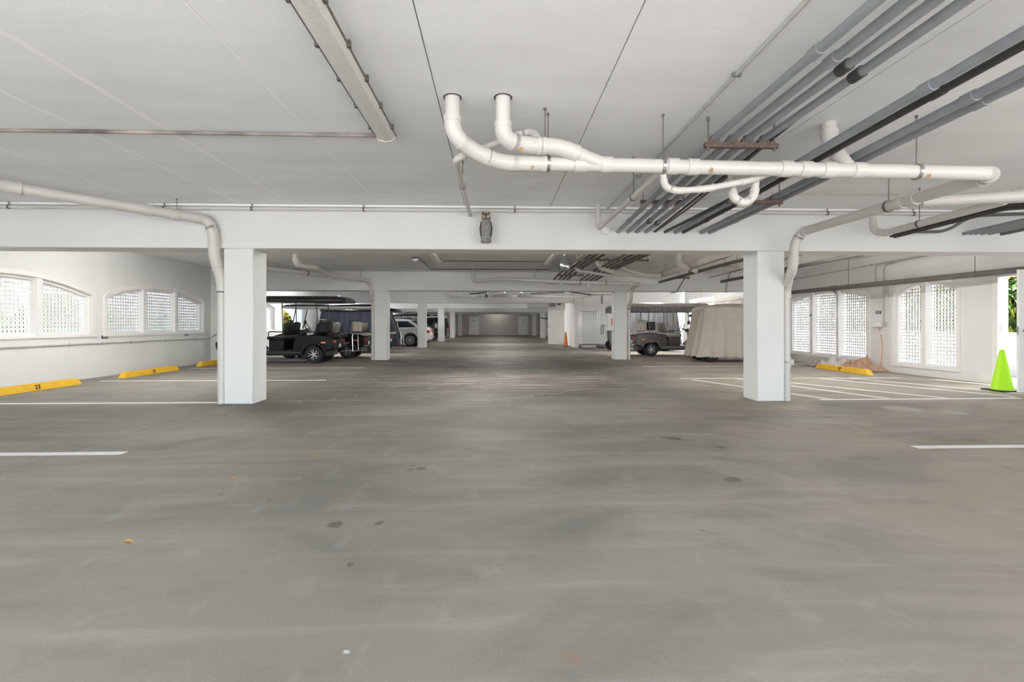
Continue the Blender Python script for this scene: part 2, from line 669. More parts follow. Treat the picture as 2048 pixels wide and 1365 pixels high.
# painted bay lines
def line(a, b, w=0.1, name='bay_line'):
    a, b = Vector((a[0], a[1], 0.0)), Vector((b[0], b[1], 0.0))
    MB().bar(a, b, w, 0.003).build(name, M_LINE, fl)
for y in (4.5, 7.38, 10.28, 13.2, 16.1, 19.0, 21.9, 24.8):
    line((-8.05, y), ({4.5: -3.32, 7.38: -3.95}.get(y, -3.5), y))
line((3.93, 4.47), (9.2, 4.47))
hz = lambda px, py: PZ(px, py, 0)
for (a, b) in (((1285, 733.5), (1500, 733.5)), ((1360, 757.5), (1800, 756)), ((1385, 760), (1668, 800)), ((1470, 757.5), (1786, 799)),
               ((1520, 760), (1900, 797.5)), ((1640, 757.5), (2030, 794)), ((1700, 757), (2048, 788)), ((1640, 800), (2040, 797))):
    line(hz(*a), hz(*b), 0.09, 'hatch_line')
for y in (19.0, 21.9):
    line((4.5, y), (9.0, y))

# ------------------------------------------------------------------ ceiling of long precast planks
ce = MB().box((XL - 0.22, YB, ZC + 0.10), (XR + 0.22, YFAR + 0.2, ZC + 0.35)).build('ceiling', M_DARKGAP)
struct(ce, 'white painted ceiling of long precast concrete planks')
jx = [XL - 0.22, -7.3, -6.07, -4.85, -3.65, -2.9, -1.66, -0.44, 0.8, 2.02, 2.64, 4.05, 5.27, 6.5, 7.7, 8.9, XR + 0.22]
by = [YB] + YS + [YFAR + 0.2]
pm = {}
for j in range(len(by) - 1):
    for i in range(len(jx) - 1):
        g = 0.004
        key = (round(jx[i + 1] - jx[i], 3), round(by[j + 1] - by[j], 3))
        if key not in pm:
            w, l = key
            pm[key] = MB().box((g, 0.0, 0), (w - g, l, 0.12)).mesh('ceiling_plank', M_CEIL)
        o = bpy.data.objects.new('ceiling_plank', pm[key])
        COL.objects.link(o)
        o.parent = ce
        o.location = (jx[i], by[j], ZC + random.uniform(-0.002, 0.003))
for x, w in ((-2.9, 0.05), (-3.65, 0.018), (-4.85, 0.018), (-1.66, 0.016), (4.05, 0.014), (-6.07, 0.016)):
    for j in range(4):
        MB().box((x - w / 2, by[j] + 0.02, ZC - 0.004), (x + w / 2, by[j + 1] - 0.02, ZC + 0.01)).build('caulk_strip', M_CAULK, ce)

# ------------------------------------------------------------------ columns and beams
def col_label(side, k):
    o = ('first', 'second', 'third', 'fourth', 'fifth', 'sixth')[k]
    return 'white square concrete column, %s from the viewer in the %s-hand row' % (o, side)
for k in range(6):
    y = YS[k]
    for side, x in (('left', COLL), ('right', COLR)):
        if side == 'right' and k == 2:
            continue
        o = MB().box((x, y, 0), (x + CW, y + CW, ZB)).build('column', M_COLUMN, bevel=0.012, seg=1)
        struct(o, col_label(side, k))
for k in range(6):
    y = YS[k]
    o = MB().box((XL, y, ZB), (XR, y + CW, ZC)).build('beam', M_COLUMN, bevel=0.01, seg=1)
    struct(o, 'white concrete cross beam, %s from the viewer' % ('first', 'second', 'third', 'fourth', 'fifth', 'sixth')[k])

# ------------------------------------------------------------------ walls with arched openings
def arch(y, o):
    ym, w = (o['y0'] + o['y1']) / 2, (o['y1'] - o['y0']) / 2
    h = o['apex'] - o['spring']
    if h < 1e-4:
        return o['spring']
    R = (w * w + h * h) / (2 * h)
    return o['apex'] - R + math.sqrt(max(R * R - (y - ym) ** 2, 0))
def wall_y(name, X, sg, y0, y1, ops, m, label, th=0.22, top=None):
    top = top or ZC + 0.1
    mb = MB()
    xa, xb = sorted((X, X + sg * th))
    cur = y0
    for o in sorted(ops, key=lambda q: q['y0']):
        if o['y0'] > cur:
            mb.box((xa, cur, 0), (xb, o['y0'], top))
        if o['sill'] > 0.01:
            mb.box((xa, o['y0'], 0), (xb, o['y1'], o['sill']))
        n = 16 if o['apex'] > o['spring'] else 1
        for k in range(n):
            ya = o['y0'] + (o['y1'] - o['y0']) * k / n
            yb = o['y0'] + (o['y1'] - o['y0']) * (k + 1) / n
            za, zb = arch(ya, o), arch(yb, o)
            mb.add([(xa, ya, za), (xa, yb, zb), (xa, yb, top), (xa, ya, top), (xb, ya, za), (xb, yb, zb), (xb, yb, top), (xb, ya, top)],
                   [(0, 1, 2, 3), (4, 5, 6, 7), (0, 1, 5, 4), (3, 2, 6, 7)])
        cur = o['y1']
    if cur < y1:
        mb.box((xa, cur, 0), (xb, y1, top))
    return struct(mb.build(name, m), label)

def op(y0, y1, sill, spring, apex):
    return dict(y0=y0, y1=y1, sill=sill, spring=spring, apex=apex)
L1 = op(7.27, 10.87, 0.94, 1.78, 2.07)
L2 = op(11.27, 14.87, 0.94, 1.78, 2.07)
L3 = op(16.35, 19.15, 0.94, 1.78, 2.05)
LA = op(3.2, 6.8, 0.94, 1.78, 2.07)
LD = op(19.95, 21.85, 0.0, 2.05, 2.05)
LE = op(28.2, 33.2, 0.0, 2.45, 2.45)
LW4 = op(24.6, 27.2, 0.94, 1.8, 2.08)
LW5 = op(36, 40.5, 0.94, 1.8, 2.08)
R1 = op(12.33, 15.70, 0.25, 1.90, 2.13)
R2 = op(9.88, 11.48, 0.22, 1.90, 2.13)
R3 = op(17.4, 20.3, 0.25, 1.90, 2.13)
RD = op(7.98, 9.06, 0.0, 2.09, 2.09)
RO = op(21.2, 24.0, 0.25, 2.4, 2.4)
RN = op(3.6, 6.6, 0.25, 1.90, 2.13)
wall_y('wall_left', XL, -1, YB, YSTEP, [LA, L1, L2], M_WALLL, 'white painted block wall along the left side of the bays')
wall_y('wall_left_rear', XL2, -1, YSTEP, 47.0, [L3, LD, LW4, LE, LW5], M_WALLL, 'white painted block wall behind the parked carts on the left', th=0.42)
wall_y('wall_right', XR, 1, YB, 24.6, [RN, RD, R2, R1, R3, RO], M_WALLR, 'white painted block wall along the right side of the bays', th=0.17)
# stair and store block on the right, end of the aisle
struct(MB().box((4.0, 24.6, 0), (7.5, 24.85, ZC + 0.1)).box((4.0, 24.85, 0), (4.25, 28.6, ZC + 0.1)).box((4.25, 28.35, 0), (5.2, 28.6, ZC + 0.1)).box((5.2, 28.35, 0), (5.45, YFAR, ZC + 0.1)).build('wall_core', M_WALLF), 'pale block wall of the store room behind the luggage carts')
struct(MB().box((7.5, 25.6, 0), (XR + 0.3, 25.85, ZC + 0.1)).box((7.38, 24.86, 0), (7.48, 25.6, ZC + 0.1)).build('wall_recess', M_WALLF), 'bright white wall in the recess behind the grey cart')
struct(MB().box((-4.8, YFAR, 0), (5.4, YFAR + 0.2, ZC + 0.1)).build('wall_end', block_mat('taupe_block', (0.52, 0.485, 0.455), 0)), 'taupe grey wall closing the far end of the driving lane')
struct(MB().box((-8.9, 47.0, 0), (-4.3, 47.25, ZC + 0.1)).box((-4.55, 47.25, 0), (-4.3, YFAR, ZC + 0.1)).build('wall_end_left', M_WALLF), 'white wall at the far left end of the lane')

WN = [0]
def window(X, sg, o, panels, label, slats=True, pitch=0.0775, sw=0.040):
    WN[0] += 1
    ym = (o['y0'] + o['y1']) / 2
    r = sempty('window_%d' % WN[0], (X, ym, o['sill']), label)
    y0, y1, sill = o['y0'], o['y1'], o['sill']
    # casing on the wall face and a stepped stop inside the reveal
    def band(w_out, w_in, xa, xb, name, m):
        n = 24
        ys = [y0 + (y1 - y0) * k / n for k in range(n + 1)]
        out = [(y0 - w_out, sill - w_out * 0.4)] + [(y0 - w_out, arch(y0, o) + w_out * 0.35)]
        inn = [(y0 + w_in, sill + w_in)] + [(y0 + w_in, arch(y0, o) - w_in * 0.3)]
        for y in ys[1:-1]:
            yy = ym + (y - ym) * ((y1 - y0) / 2 + w_out) / ((y1 - y0) / 2)
            out.append((yy, arch(y, o) + w_out))
            yi = ym + (y - ym) * ((y1 - y0) / 2 - w_in) / ((y1 - y0) / 2)
            inn.append((yi, arch(y, o) - w_in))
        out += [(y1 + w_out, arch(y1, o) + w_out * 0.35), (y1 + w_out, sill - w_out * 0.4)]
        inn += [(y1 - w_in, arch(y1, o) - w_in * 0.3), (y1 - w_in, sill + w_in)]
        k = len(out)
        vs = []
        for x in (xa, xb):
            vs += [(x, p[0], p[1]) for p in out] + [(x, p[0], p[1]) for p in inn]
        fs = []
        for i in range(k):
            j = (i + 1) % k
            fs += [(i, j, k + j, k + i), (2 * k + i, 2 * k + j, 3 * k + j, 3 * k + i), (i, j, 2 * k + j, 2 * k + i), (k + i, k + j, 3 * k + j, 3 * k + i)]
        MB().add(vs, fs).build(name, m, r)
    band(0.085, 0.0, X - sg * 0.028, X + sg * 0.004, 'casing', M_TRIM)
    band(-0.001, 0.05, X + sg * 0.05, X + sg * 0.19, 'frame', M_TRIM)
    MB().box((min(X - sg * 0.034, X), y0 - 0.10, sill - 0.05), (max(X - sg * 0.034, X), y1 + 0.10, sill - 0.03)).build('sill', M_TRIM, r)
    pw = (y1 - y0) / panels
    for k in range(1, panels):
        y = y0 + pw * k
        xs = sorted((X - sg * 0.012, X + sg * 0.19))
        MB().box((xs[0], y - 0.055, sill), (xs[1], y + 0.055, arch(y, o) + 0.01)).build('mullion', M_TRIM, r, bevel=0.008, seg=1)
    xh = sorted((X + sg * 0.118, X + sg * 0.136))
    xv = sorted((X + sg * 0.136, X + sg * 0.154))
    joined = MB()
    for k in range(panels):
        a = y0 + pw * k + (0.055 if k else 0.05)
        b = y0 + pw * (k + 1) - (0.055 if k < panels - 1 else 0.05)
        nv = int(round((b - a) / pitch))
        for i in range(nv + 1):
            y = a + (b - a) * i / nv
            z1 = arch(min(max(y, y0 + .01), y1 - .01), o) - 0.02
            bx = ((xv[0], y - sw / 2, sill + 0.02), (xv[1], y + sw / 2, z1))
            if slats:
                MB().box(*bx).build('slat', M_LATT, r)
            else:
                joined.box(*bx)
        z = sill + 0.05
        while z < o['apex'] - 0.03:
            yy = [a + (b - a) * q / 40 for q in range(41)]
            ok = [y for y in yy if arch(y, o) - 0.02 > z]
            if len(ok) > 2:
                bx = ((xh[0], ok[0], z - sw / 2), (xh[1], ok[-1], z + sw / 2))
                if slats:
                    MB().box(*bx).build('slat', M_LATT, r)
                else:
                    joined.box(*bx)
            z += pitch
    if not slats:
        joined.build('lattice', M_LATT, r, kind='stuff')
    return r
window(XL, -1, L1, 3, 'arched lattice window on the left wall above wheel stop 23')
window(XL, -1, L2, 3, 'arched lattice window on the left wall above wheel stop 22')
window(XL, -1, LA, 3, 'arched lattice window on the left wall beside the viewer', slats=False)
window(XL2, -1, L3, 2, 'arched lattice window behind the black golf cart', slats=False)
window(XL2, -1, LW4, 2, 'arched lattice window behind the white sedan', slats=False)
window(XL2, -1, LW5, 3, 'arched lattice window far down the left wall', slats=False)
window(XR, 1, R1, 3, 'three-panel arched lattice window above the pile of drop cloths', sw=0.031)
window(XR, 1, R2, 2, 'two-panel arched lattice window between outlet and doorway', sw=0.031)
window(XR, 1, R3, 2, 'arched lattice window behind the beige covered cart', slats=False)
window(XR, 1, RN, 2, 'arched lattice window on the right wall beside the viewer', slats=False)

# doors
def far_door(n, px0, px1, label, knob_right):
    y = YFAR
    a = P(px0, 650, YFAR - 1.0 + 1.0)
    xa = a.x
    xb = P(px1, 650, YFAR).x
    r = sempty('door_%d' % n, ((xa + xb) / 2, y, 0), label)
    MB().box((xa, y - 0.045, 0.02), (xb, y - 0.005, 2.02)).build('door_leaf', M_TRIM, r, bevel=0.006, seg=1)
    w = 0.08
    MB().box((xa - w, y - 0.03, 0), (xa - 0.01, y, 2.12)).box((xb + 0.01, y - 0.03, 0), (xb + w, y, 2.12)).box((xa - 0.01, y - 0.03, 2.03), (xb + 0.01, y, 2.12)).build('door_frame', M_WALLF, r)
    kx = xb - 0.09 if knob_right else xa + 0.09
    MB().tube([(kx, y - 0.045, 1.0), (kx, y - 0.10, 1.0)], 0.02, 10).tube([(kx, y - 0.10, 1.0), (kx + (-0.11 if knob_right else 0.11), y - 0.10, 1.0)], 0.012, 8).build('door_handle', M_ZINC, r)
    MB().box(((xa + xb) / 2 - 0.14, y - 0.05, 1.62), ((xa + xb) / 2 + 0.14, y - 0.044, 1.67)).build('sign_plate', M_ROD, r)
far_door(2, 939, 957, 'white door at the far end, left of the two', True)
far_door(3, 1037.5, 1055.5, 'white door at the far end, right of the two', False)

# doorway in the right wall, its leaf swung into the garage
r = sempty('door_1', (XR, 8.5, 0), 'white door standing open in the right wall beside the green cone')
jw = 0.07
MB().box((XR - 0.03, RD['y1'] - 0.03, 0), (XR + 0.18, RD['y1'] + jw, 2.17)).box((XR - 0.03, RD['y0'] - jw, 0), (XR + 0.18, RD['y0'] + 0.03, 2.17)).box((XR - 0.03, RD['y0'] + 0.03, 2.06), (XR + 0.18, RD['y1'] - 0.03, 2.17)).build('door_frame', M_TRIM, r)
MB().box((8.79, 7.93, 0.015), (9.58, 7.975, 2.08)).build('door_leaf', M_TRIM, r, bevel=0.004, seg=1)
MB().box((8.787, 7.94, 0.98), (8.792, 7.965, 1.12)).tube([(8.87, 7.93, 1.05), (8.87, 7.87, 1.05)], 0.025, 10).tube([(8.87, 7.87, 1.05), (8.99, 7.87, 1.05)], 0.012, 8).build('door_handle', M_ZINC, r)
MB().box((XR - 0.012, RD['y1'] - 0.036, 1.0), (XR + 0.05, RD['y1'] - 0.03, 1.14)).build('strike_plate', M_ZINC, r)
for z in (0.25, 1.05, 1.85):
    MB().tube([(9.59, 7.95, z - 0.05), (9.59, 7.95, z + 0.05)], 0.012, 8).build('hinge', M_ZINC, r)

# service door of the store block, opened across the lane edge
r = sempty('door_4', (3.97, 28.4, 0), 'white steel door swung open beside the orange cone')
MB().box((3.06, 28.38, 0.02), (3.99, 28.43, 2.10)).build('door_leaf', M_TRIM, r, bevel=0.005, seg=1)
for z in (0.3, 1.05, 1.95):
    MB().box((3.035, 28.36, z - 0.05), (3.06, 28.44, z + 0.05)).build('hinge', M_BLACK, r)
MB().tube([(3.12, 28.38, 1.02), (3.12, 28.30, 1.02)], 0.02, 8).tube([(3.12, 28.30, 1.02), (3.2, 28.30, 1.02)], 0.012, 8).build('door_handle', M_ZINC, r)
MB().box((3.45, 28.0, 2.12), (3.999, 28.42, 2.50)).build('header_panel', M_TRIM, r)
MB().box((3.999, 27.4, 0), (4.0005, 28.38, 2.12)).build('door_opening', M_TRIM, r)

# ------------------------------------------------------------------ outside: ground, garden wall
M_GROUND = mat('outdoor_concrete', (0.60, 0.595, 0.58), 0.8, 0, 0.12, 0.7)
g = MB().box((-60, -60, -0.5), (XL - 0.23, 110, -0.02)).box((XL - 0.23, -60, -0.5), (XR + 0.23, YB, -0.02)).build('ground', M_GROUND)
struct(g, 'pale concrete paving outside the garage')
g = MB().box((XR + 0.23, -60, -0.5), (60, 110, -0.02)).build('ground_garden', mat('garden_path', (0.34, 0.33, 0.30), 0.9, 0, 0.25, 2.0))
struct(g, 'grey gravel ground between the garage and the garden wall')
M_STUCCO = mat('white_stucco', (0.42, 0.415, 0.41), 0.8, 0, 0.04, 3, 0.1, 50)
o = MB().box((11.7, -2, -0.02), (11.9, 40, 0.93)).box((11.66, -2, 0.93), (11.94, 40, 0.97)).build('wall_garden', M_STUCCO)
struct(o, 'low white garden wall outside the right-hand windows')
o = MB().box((-16.2, -5, -0.02), (-16.0, 60, 2.6)).build('wall_neighbour', mat('grey_stucco', (0.30, 0.30, 0.30), 0.8, 0, 0.2, 1.0))
struct(o, 'grey neighbouring wall beyond the left-hand windows')

# ------------------------------------------------------------------ drain pipes of the first bay
RP = 0.058
t = thing('drain_pipe', 'large white plastic drain pipe crossing under the ceiling with two drops', 'pipe', P(1500, 336, 4.03))
drain(t, [P(905, 192, 3.726), P(905, 268, 3.74), P(948, 304, 3.86), P(1003, 326, 3.98), P(1060, 327, 4.0), P(1972, 347, 4.05)], RP)
drain(t, [P(1006, 192, 3.726), P(1006, 278, 3.78), P(1052, 291, 3.88), P(1120, 293, 3.92), P(1200, 327, 4.0)], RP)
drain(t, [P(1972, 347, 4.05), P(1984, 352, 4.17), P(1604, 464, 6.86), P(1590, 486, 6.92), P(1586, 535, 6.98), Vector((4.42, 7.3, 1.72)), Vector((4.42, 7.3, 0.0))], RP * 0.98)
drain(t, [P(1657, 244, 4.2), P(1660, 290, 4.2), P(1694, 333, 4.04)], RP)
drain(t, [P(1325, 336, 4.02), P(1329, 374, 4.08), P(1352, 382, 4.1), P(1412, 378, 4.12), P(1498, 361, 4.16), P(1545, 345, 4.08)], 0.027)
drain(t, [P(1463, 345, 4.35), P(1466, 395, 4.2), P(1487, 408, 4.2), P(1508, 394, 4.2), P(1511, 362, 4.2)], 0.033, bend=0.06)
drain(t, [P(1326, 342, 4.1), P(1197, 457, 6.98), P(1195, 400, 7.05)], 0.033)
drain(t, [P(1095, 293, 3.95), P(1062, 263, 4.1), P(1034, 271, 4.12), P(912, 318, 4.12), P(940, 430, 7.15)], 0.028)
axis = (P(1972, 347, 4.05) - P(1060, 327, 4.0)).normalized()
for px, py in ((1030, 326), (1160, 329), (1213, 330), (1345, 333), (1385, 334), (1570, 338), (1610, 339), (1655, 340), (1715, 341)):
    coupling(t, P(px, py, 4.0 + (px - 1060) / 912 * 0.05), axis, RP)
for px, py in ((1096, 328), (1326, 333), (1833, 344)):
    hanger(t, P(px, py, 4.0 + (px - 1060) / 912 * 0.05), axis, RP, ZC, m=M_ZINC)
hanger(t, P(1090, 292, 3.905), axis, RP, ZC)
d2 = (P(1604, 464, 6.86) - P(1984, 352, 4.17)).normalized()
for f in (0.30, 0.36):
    coupling(t, P(1984, 352, 4.17).lerp(P(1604, 464, 6.86), f), d2, RP)
hanger(t, P(1984, 352, 4.17).lerp(P(1604, 464, 6.86), 0.42), d2, RP, ZC, m=M_ROD)
d3 = (P(1197, 457, 6.98) - P(1326, 342, 4.1)).normalized()
hanger(t, P(1326, 342, 4.1).lerp(P(1197, 457, 6.98), 0.33), d3, 0.033, ZC, m=M_ROD)
d4 = (P(940, 430, 7.15) - P(912, 318, 4.12)).normalized()
hanger(t, P(912, 318, 4.12).lerp(P(940, 430, 7.15), 0.35), d4, 0.028, ZC, m=M_ROD)
for z in (0.55, 0.62, 1.6):
    coupling(t, (4.42, 7.3, z), (0, 0, 1), RP * 0.98)
MB().tube([(4.42, 7.3, 0.58), (4.50, 7.24, 0.58)], 0.045, 12).build('cleanout', M_PVC, t, smooth=True)
for (px, py) in ((905, 192), (1006, 192)):
    q = P(px, py, 3.726)
    MB().lathe([(RP * 1.02, ZC - 0.004), (RP * 1.22, ZC - 0.004), (RP * 1.22, ZC + 0.01), (RP * 1.02, ZC + 0.01)], 20, (q.x, q.y, 0), closed=True).build('sleeve_ring', M_DARKGAP, t)
M_STAIN = mat('orange_primer', (0.50, 0.30, 0.13), 0.6, 0, 0.4, 60)
for (px, py, d, ln) in ((1064, 330, 4.0, 0.012), (1418, 337, 4.02, 0.014), (1848, 347, 4.05, 0.016), (1041, 295, 3.86, 0.012)):
    q = P(px, py, d)
    vs, fs = [], []
    for k in range(9):
        a = math.radians(-172 + 6 * k)
        wl = ln * (0.25 + 0.9 * math.sin(PI * (k + 0.5) / 9)) * random.uniform(0.6, 1.4)
        off = random.uniform(-0.4, 0.4) * ln
        for s in (-1, 1):
            vs.append(q + axis * (s * wl + off) + Vector((0, math.cos(a), math.sin(a))) * (RP + 0.0012))
    for k in range(8):
        fs.append((2 * k, 2 * k + 1, 2 * k + 3, 2 * k + 2))
    MB().add(vs, fs).build('primer_stain', M_STAIN, t)

t = thing('drain_pipe', 'white drain pipe slanting to the left column and down its side', 'pipe', P(200, 405, 6.3))
pl = [P(-260, 330, 4.75), P(0, 371, 5.6), P(418, 441, 6.98), P(428, 470, 7.0), P(428, 512, 7.04), P(440, 548, 7.12), Vector((-3.985, 7.3, 1.75)), Vector((-3.985, 7.3, 0.0))]
drain(t, pl, 0.066)
dl = (pl[2] - pl[1]).normalized()
for f in (0.66, 0.80):
    coupling(t, pl[1].lerp(pl[2], f), dl, 0.066)
hanger(t, pl[1].lerp(pl[2], 0.815), dl, 0.066, ZC, m=M_ROD)
hanger(t, pl[0].lerp(pl[1], 0.6), dl, 0.066, ZC, m=M_ROD)
coupling(t, (-3.985, 7.3, 1.70), (0, 0, 1), 0.05)
MB().tube([(-3.985, 7.3, 1.62), (-3.985, 7.3, 1.635)], 0.075, 12).build('band_clamp', M_BLACK, t)

t = thing('drain_pipe', 'short white drain pipe at the upper right edge with a thinner branch', 'pipe', P(1950, 395, 5.0))
drain(t, [P(1845, 404, 5.3), P(2160, 386, 4.75)], 0.056)
drain(t, [P(1745, 415, 7.08), P(1746, 462, 7.05), P(1768, 467, 6.85), P(2010, 402, 5.05)], 0.043)
dd = (P(2160, 386, 4.75) - P(1845, 404, 5.3)).normalized()
for px, py, d in ((2006, 395, 5.02), (2036, 393, 4.97)):
    coupling(t, P(px, py, d), dd, 0.056)
q0, q1 = P(1768, 467, 6.85), P(2010, 402, 5.05)
hanger(t, q0.lerp(q1, 0.36), q1 - q0, 0.043, ZC, m=M_ROD)

# sprinkler line in front of the first beam
t = thing('sprinkler_pipe', 'thin white sprinkler pipe running along the first cross beam', 'pipe', (0, 7.12, 2.815))
MB().tube([(XL, 7.125, 2.81), (XR, 7.125, 2.81)], 0.022, 12).build('pipe', M_PVC, t, smooth=True)
MB().box((XL + 0.01, 7.14, 2.855), (XR - 0.01, 7.2, 2.879)).build('packing_strip', M_CAULK, t)
for px in (40, 337, 507, 727, 1030, 1455, 1677, 1860):
    hanger(t, (P(px, 418, 7.05).x, 7.125, 2.81), (1, 0, 0), 0.022, ZC, 0.004, M_ROD)
for px in (250, 640, 960, 1150, 1800):
    coupling(t, (P(px, 418, 7.05).x, 7.125, 2.81), (1, 0, 0), 0.022)

# ------------------------------------------------------------------ grey electrical conduits
def conduit(label, pts, r, m, coups=(), cm=None, group=None, name='conduit'):
    o = MB().tube(fillet(pts, 0.08), r, 10).build(name, m, smooth=True)
    tag(o, label, 'conduit', group)
    for y in coups:
        for a, b in zip(pts[:-1], pts[1:]):
            a, b = Vector(a), Vector(b)
            if min(a.y, b.y) <= y <= max(a.y, b.y) and abs(a.y - b.y) > 0.01:
                f = (y - a.y) / (b.y - a.y)
                coupling(o, a.lerp(b, f), b - a, r * 1.06, cm or m, 0.09)
    return o
ORD = ('leftmost', 'second', 'third', 'fourth')
def yz1(x, y0=-2.0):
    return [(x, y0, 2.70), (x, 4.02, 2.70), (x, 7.27, 2.53)]
def yz2(x, y0=-2.0):
    return [(x, y0, 2.66), (x, 2.5, 2.635), (x, 5.35, 2.555), (x, 7.27, 2.53)]
for i, x in enumerate((1.82, 1.97, 2.10, 2.24)):
    conduit('grey conduit, %s of the four side by side under the ceiling' % ORD[i], yz1(x), 0.030, M_GREYPVC, (2.72 + 0.08 * i, 6.6 + 0.1 * (i % 2)), M_GREYPVC if i < 2 else M_BLACKPIPE, 'four grey conduits under the first ceiling')
conduit('thin black conduit beside the four grey ones', [(2.33, -2, 2.80), (2.33, 3.8, 2.74), (2.36, 7.27, 2.53)], 0.013, M_BLACKPIPE)
conduit('black conduit curving between the two conduit racks', [(2.47, 3.9, 2.84), (2.42, 5.0, 2.70), (2.40, 6.0, 2.60), (2.38, 7.27, 2.53)], 0.013, M_DGREY)
for i, (x, m, r) in enumerate(((2.68, M_GREYPVC, 0.032), (2.80, M_BLACKPIPE, 0.026), (3.07, M_GREYPVC, 0.032), (3.20, M_GREYPVC, 0.030))):
    conduit('%s, %s of the four on the right-hand rack' % ('black conduit' if i == 1 else 'grey conduit', ORD[i]), yz2(x), r, m, (2.95 + 0.06 * i, 6.4), None, 'four conduits on the right-hand rack')
conduit('black cable sleeve ending at the beam beside the right-hand rack', [(2.74, 4.6, 2.60), (2.62, 6.0, 2.56), (2.52, 7.27, 2.53)], 0.022, M_BLACKPIPE)
o = conduit('slim grey conduit strapped flat to the ceiling left of the racks', [(1.65, -2.0, ZC - 0.014), (1.65, 7.2, ZC - 0.016)], 0.013, M_CONDUITP)
for y in (3.3, 5.6):
    MB().cbox((1.65, y, ZC - 0.014), (0.06, 0.02, 0.032)).build('strap', M_ZINC, o)
o = conduit('rust-streaked conduit crossing the ceiling to the strip light', [(XL, 4.47, ZC - 0.016), (-4.0, 4.46, ZC - 0.018), (-1.05, 4.44, ZC - 0.03)], 0.016, mat('flaking_conduit', (0.30, 0.26, 0.24), 0.7, 0, 0.7, 3.0))
conduit('slim conduit on the ceiling above the right drain pipe', [(3.45, 6.3, ZC - 0.012), (5.3, 6.3, ZC - 0.012)], 0.012, M_CONDUITP)

def rack(label, x0, x1, y, z, clamps=(), above=False):
    t = thing('conduit_rack', label, 'bracket', ((x0 + x1) / 2, y, z))
    MB().box((x0, y - 0.02, z - 0.02), (x1, y + 0.02, z + 0.02)).build('channel', M_RUST, t)
    for x in (x0 + 0.03, x1 - 0.03):
        MB().tube([(x, y, z - 0.05), (x, y, ZC)], 0.006, 6).tube([(x, y, ZC - 0.03), (x, y, ZC)], 0.012, 8).tube([(x, y, z - 0.035), (x, y, z - 0.02)], 0.014, 6).build('hanger_rod', M_ROD, t)
    s = -1 if above else 1
    for x in clamps:
        ring = [(x + 0.036 * math.cos(a), y, z + s * 0.05 + 0.036 * math.sin(a)) for a in [PI * k / 8 * s for k in range(9)]]
        MB().tube(ring, 0.006, 6).box((x - 0.045, y - 0.012, z + s * 0.02 - 0.002), (x + 0.045, y + 0.012, z + s * 0.055)).build('clamp', M_RUST if not above else M_ZINC, t)
    return t
rack('rusty channel carrying four grey conduits in front of the big pipe', 1.74, 2.36, 4.02, 2.645, (1.82, 1.97, 2.10, 2.24))
rack('rusty channel above the four conduits close to the first beam', 1.78, 2.34, 5.95, 2.66, (1.82, 1.97, 2.10, 2.24), True)
rack('rusty channel carrying the right-hand conduits below the trap', 2.55, 3.16, 5.3, 2.50, (2.68, 3.07))

# right edge: cable bundle, junction box, conduit stubs at the beam
for i, (dx, dz) in enumerate(((0, 0), (0.05, -0.02), (0.10, -0.03))):
    conduit('black cable, %s of the bundle below the right drain pipe' % ('upper', 'middle', 'lower')[i], [P(1775, 470, 7.0) + Vector((dx, 0, dz)), P(1990, 413, 5.5) + Vector((dx, 0, dz)), P(2140, 400, 4.9) + Vector((dx, 0, dz))], 0.020, M_BLACKPIPE, group='black cable bundle')
t = thing('junction_box', 'grey junction box with bent conduit on the first beam at right', 'box', P(1814, 463, 7.17))
q = P(1814, 463, 7.26)
MB().box((q.x - 0.07, 7.10, q.z - 0.05), (q.x + 0.05, 7.205, q.z + 0.05)).build('box', M_CONDUITP, t, bevel=0.006, seg=1)
MB().tube(fillet([P(1825, 464, 7.2), P(1893, 464, 7.2), P(1940, 432, 7.1), P(2140, 424, 6.5)], 0.25), 0.022, 10).build('conduit', M_DGREY, t, smooth=True)
MB().tube(fillet([P(1840, 462, 7.2), P(1885, 444, 7.1), P(2010, 415, 6.2)], 0.2), 0.013, 8).build('branch_conduit', M_BLACKPIPE, t, smooth=True)
for i, px in enumerate((1933, 1946, 1957, 1970, 1986, 2012)):
    q = P(px, 467, 7.4)
    conduit('grey conduit stub at the right edge, %s from the left' % NTH[i], [(q.x, 3.5, 2.66), (q.x, 7.27, q.z)], 0.026 if i in (0, 5) else 0.020, M_GREYPVC if i < 5 else M_DGREY, group='conduit stubs at the right edge')

o = MB().cbox((P(1211, 461, 7.2).x, 7.18, P(1211, 461, 7.2).z), (0.11, 0.06, 0.10)).build('junction_box', M_TRIM, bevel=0.006, seg=1)
tag(o, 'small white junction box on the first beam below the slanting pipe', 'box')

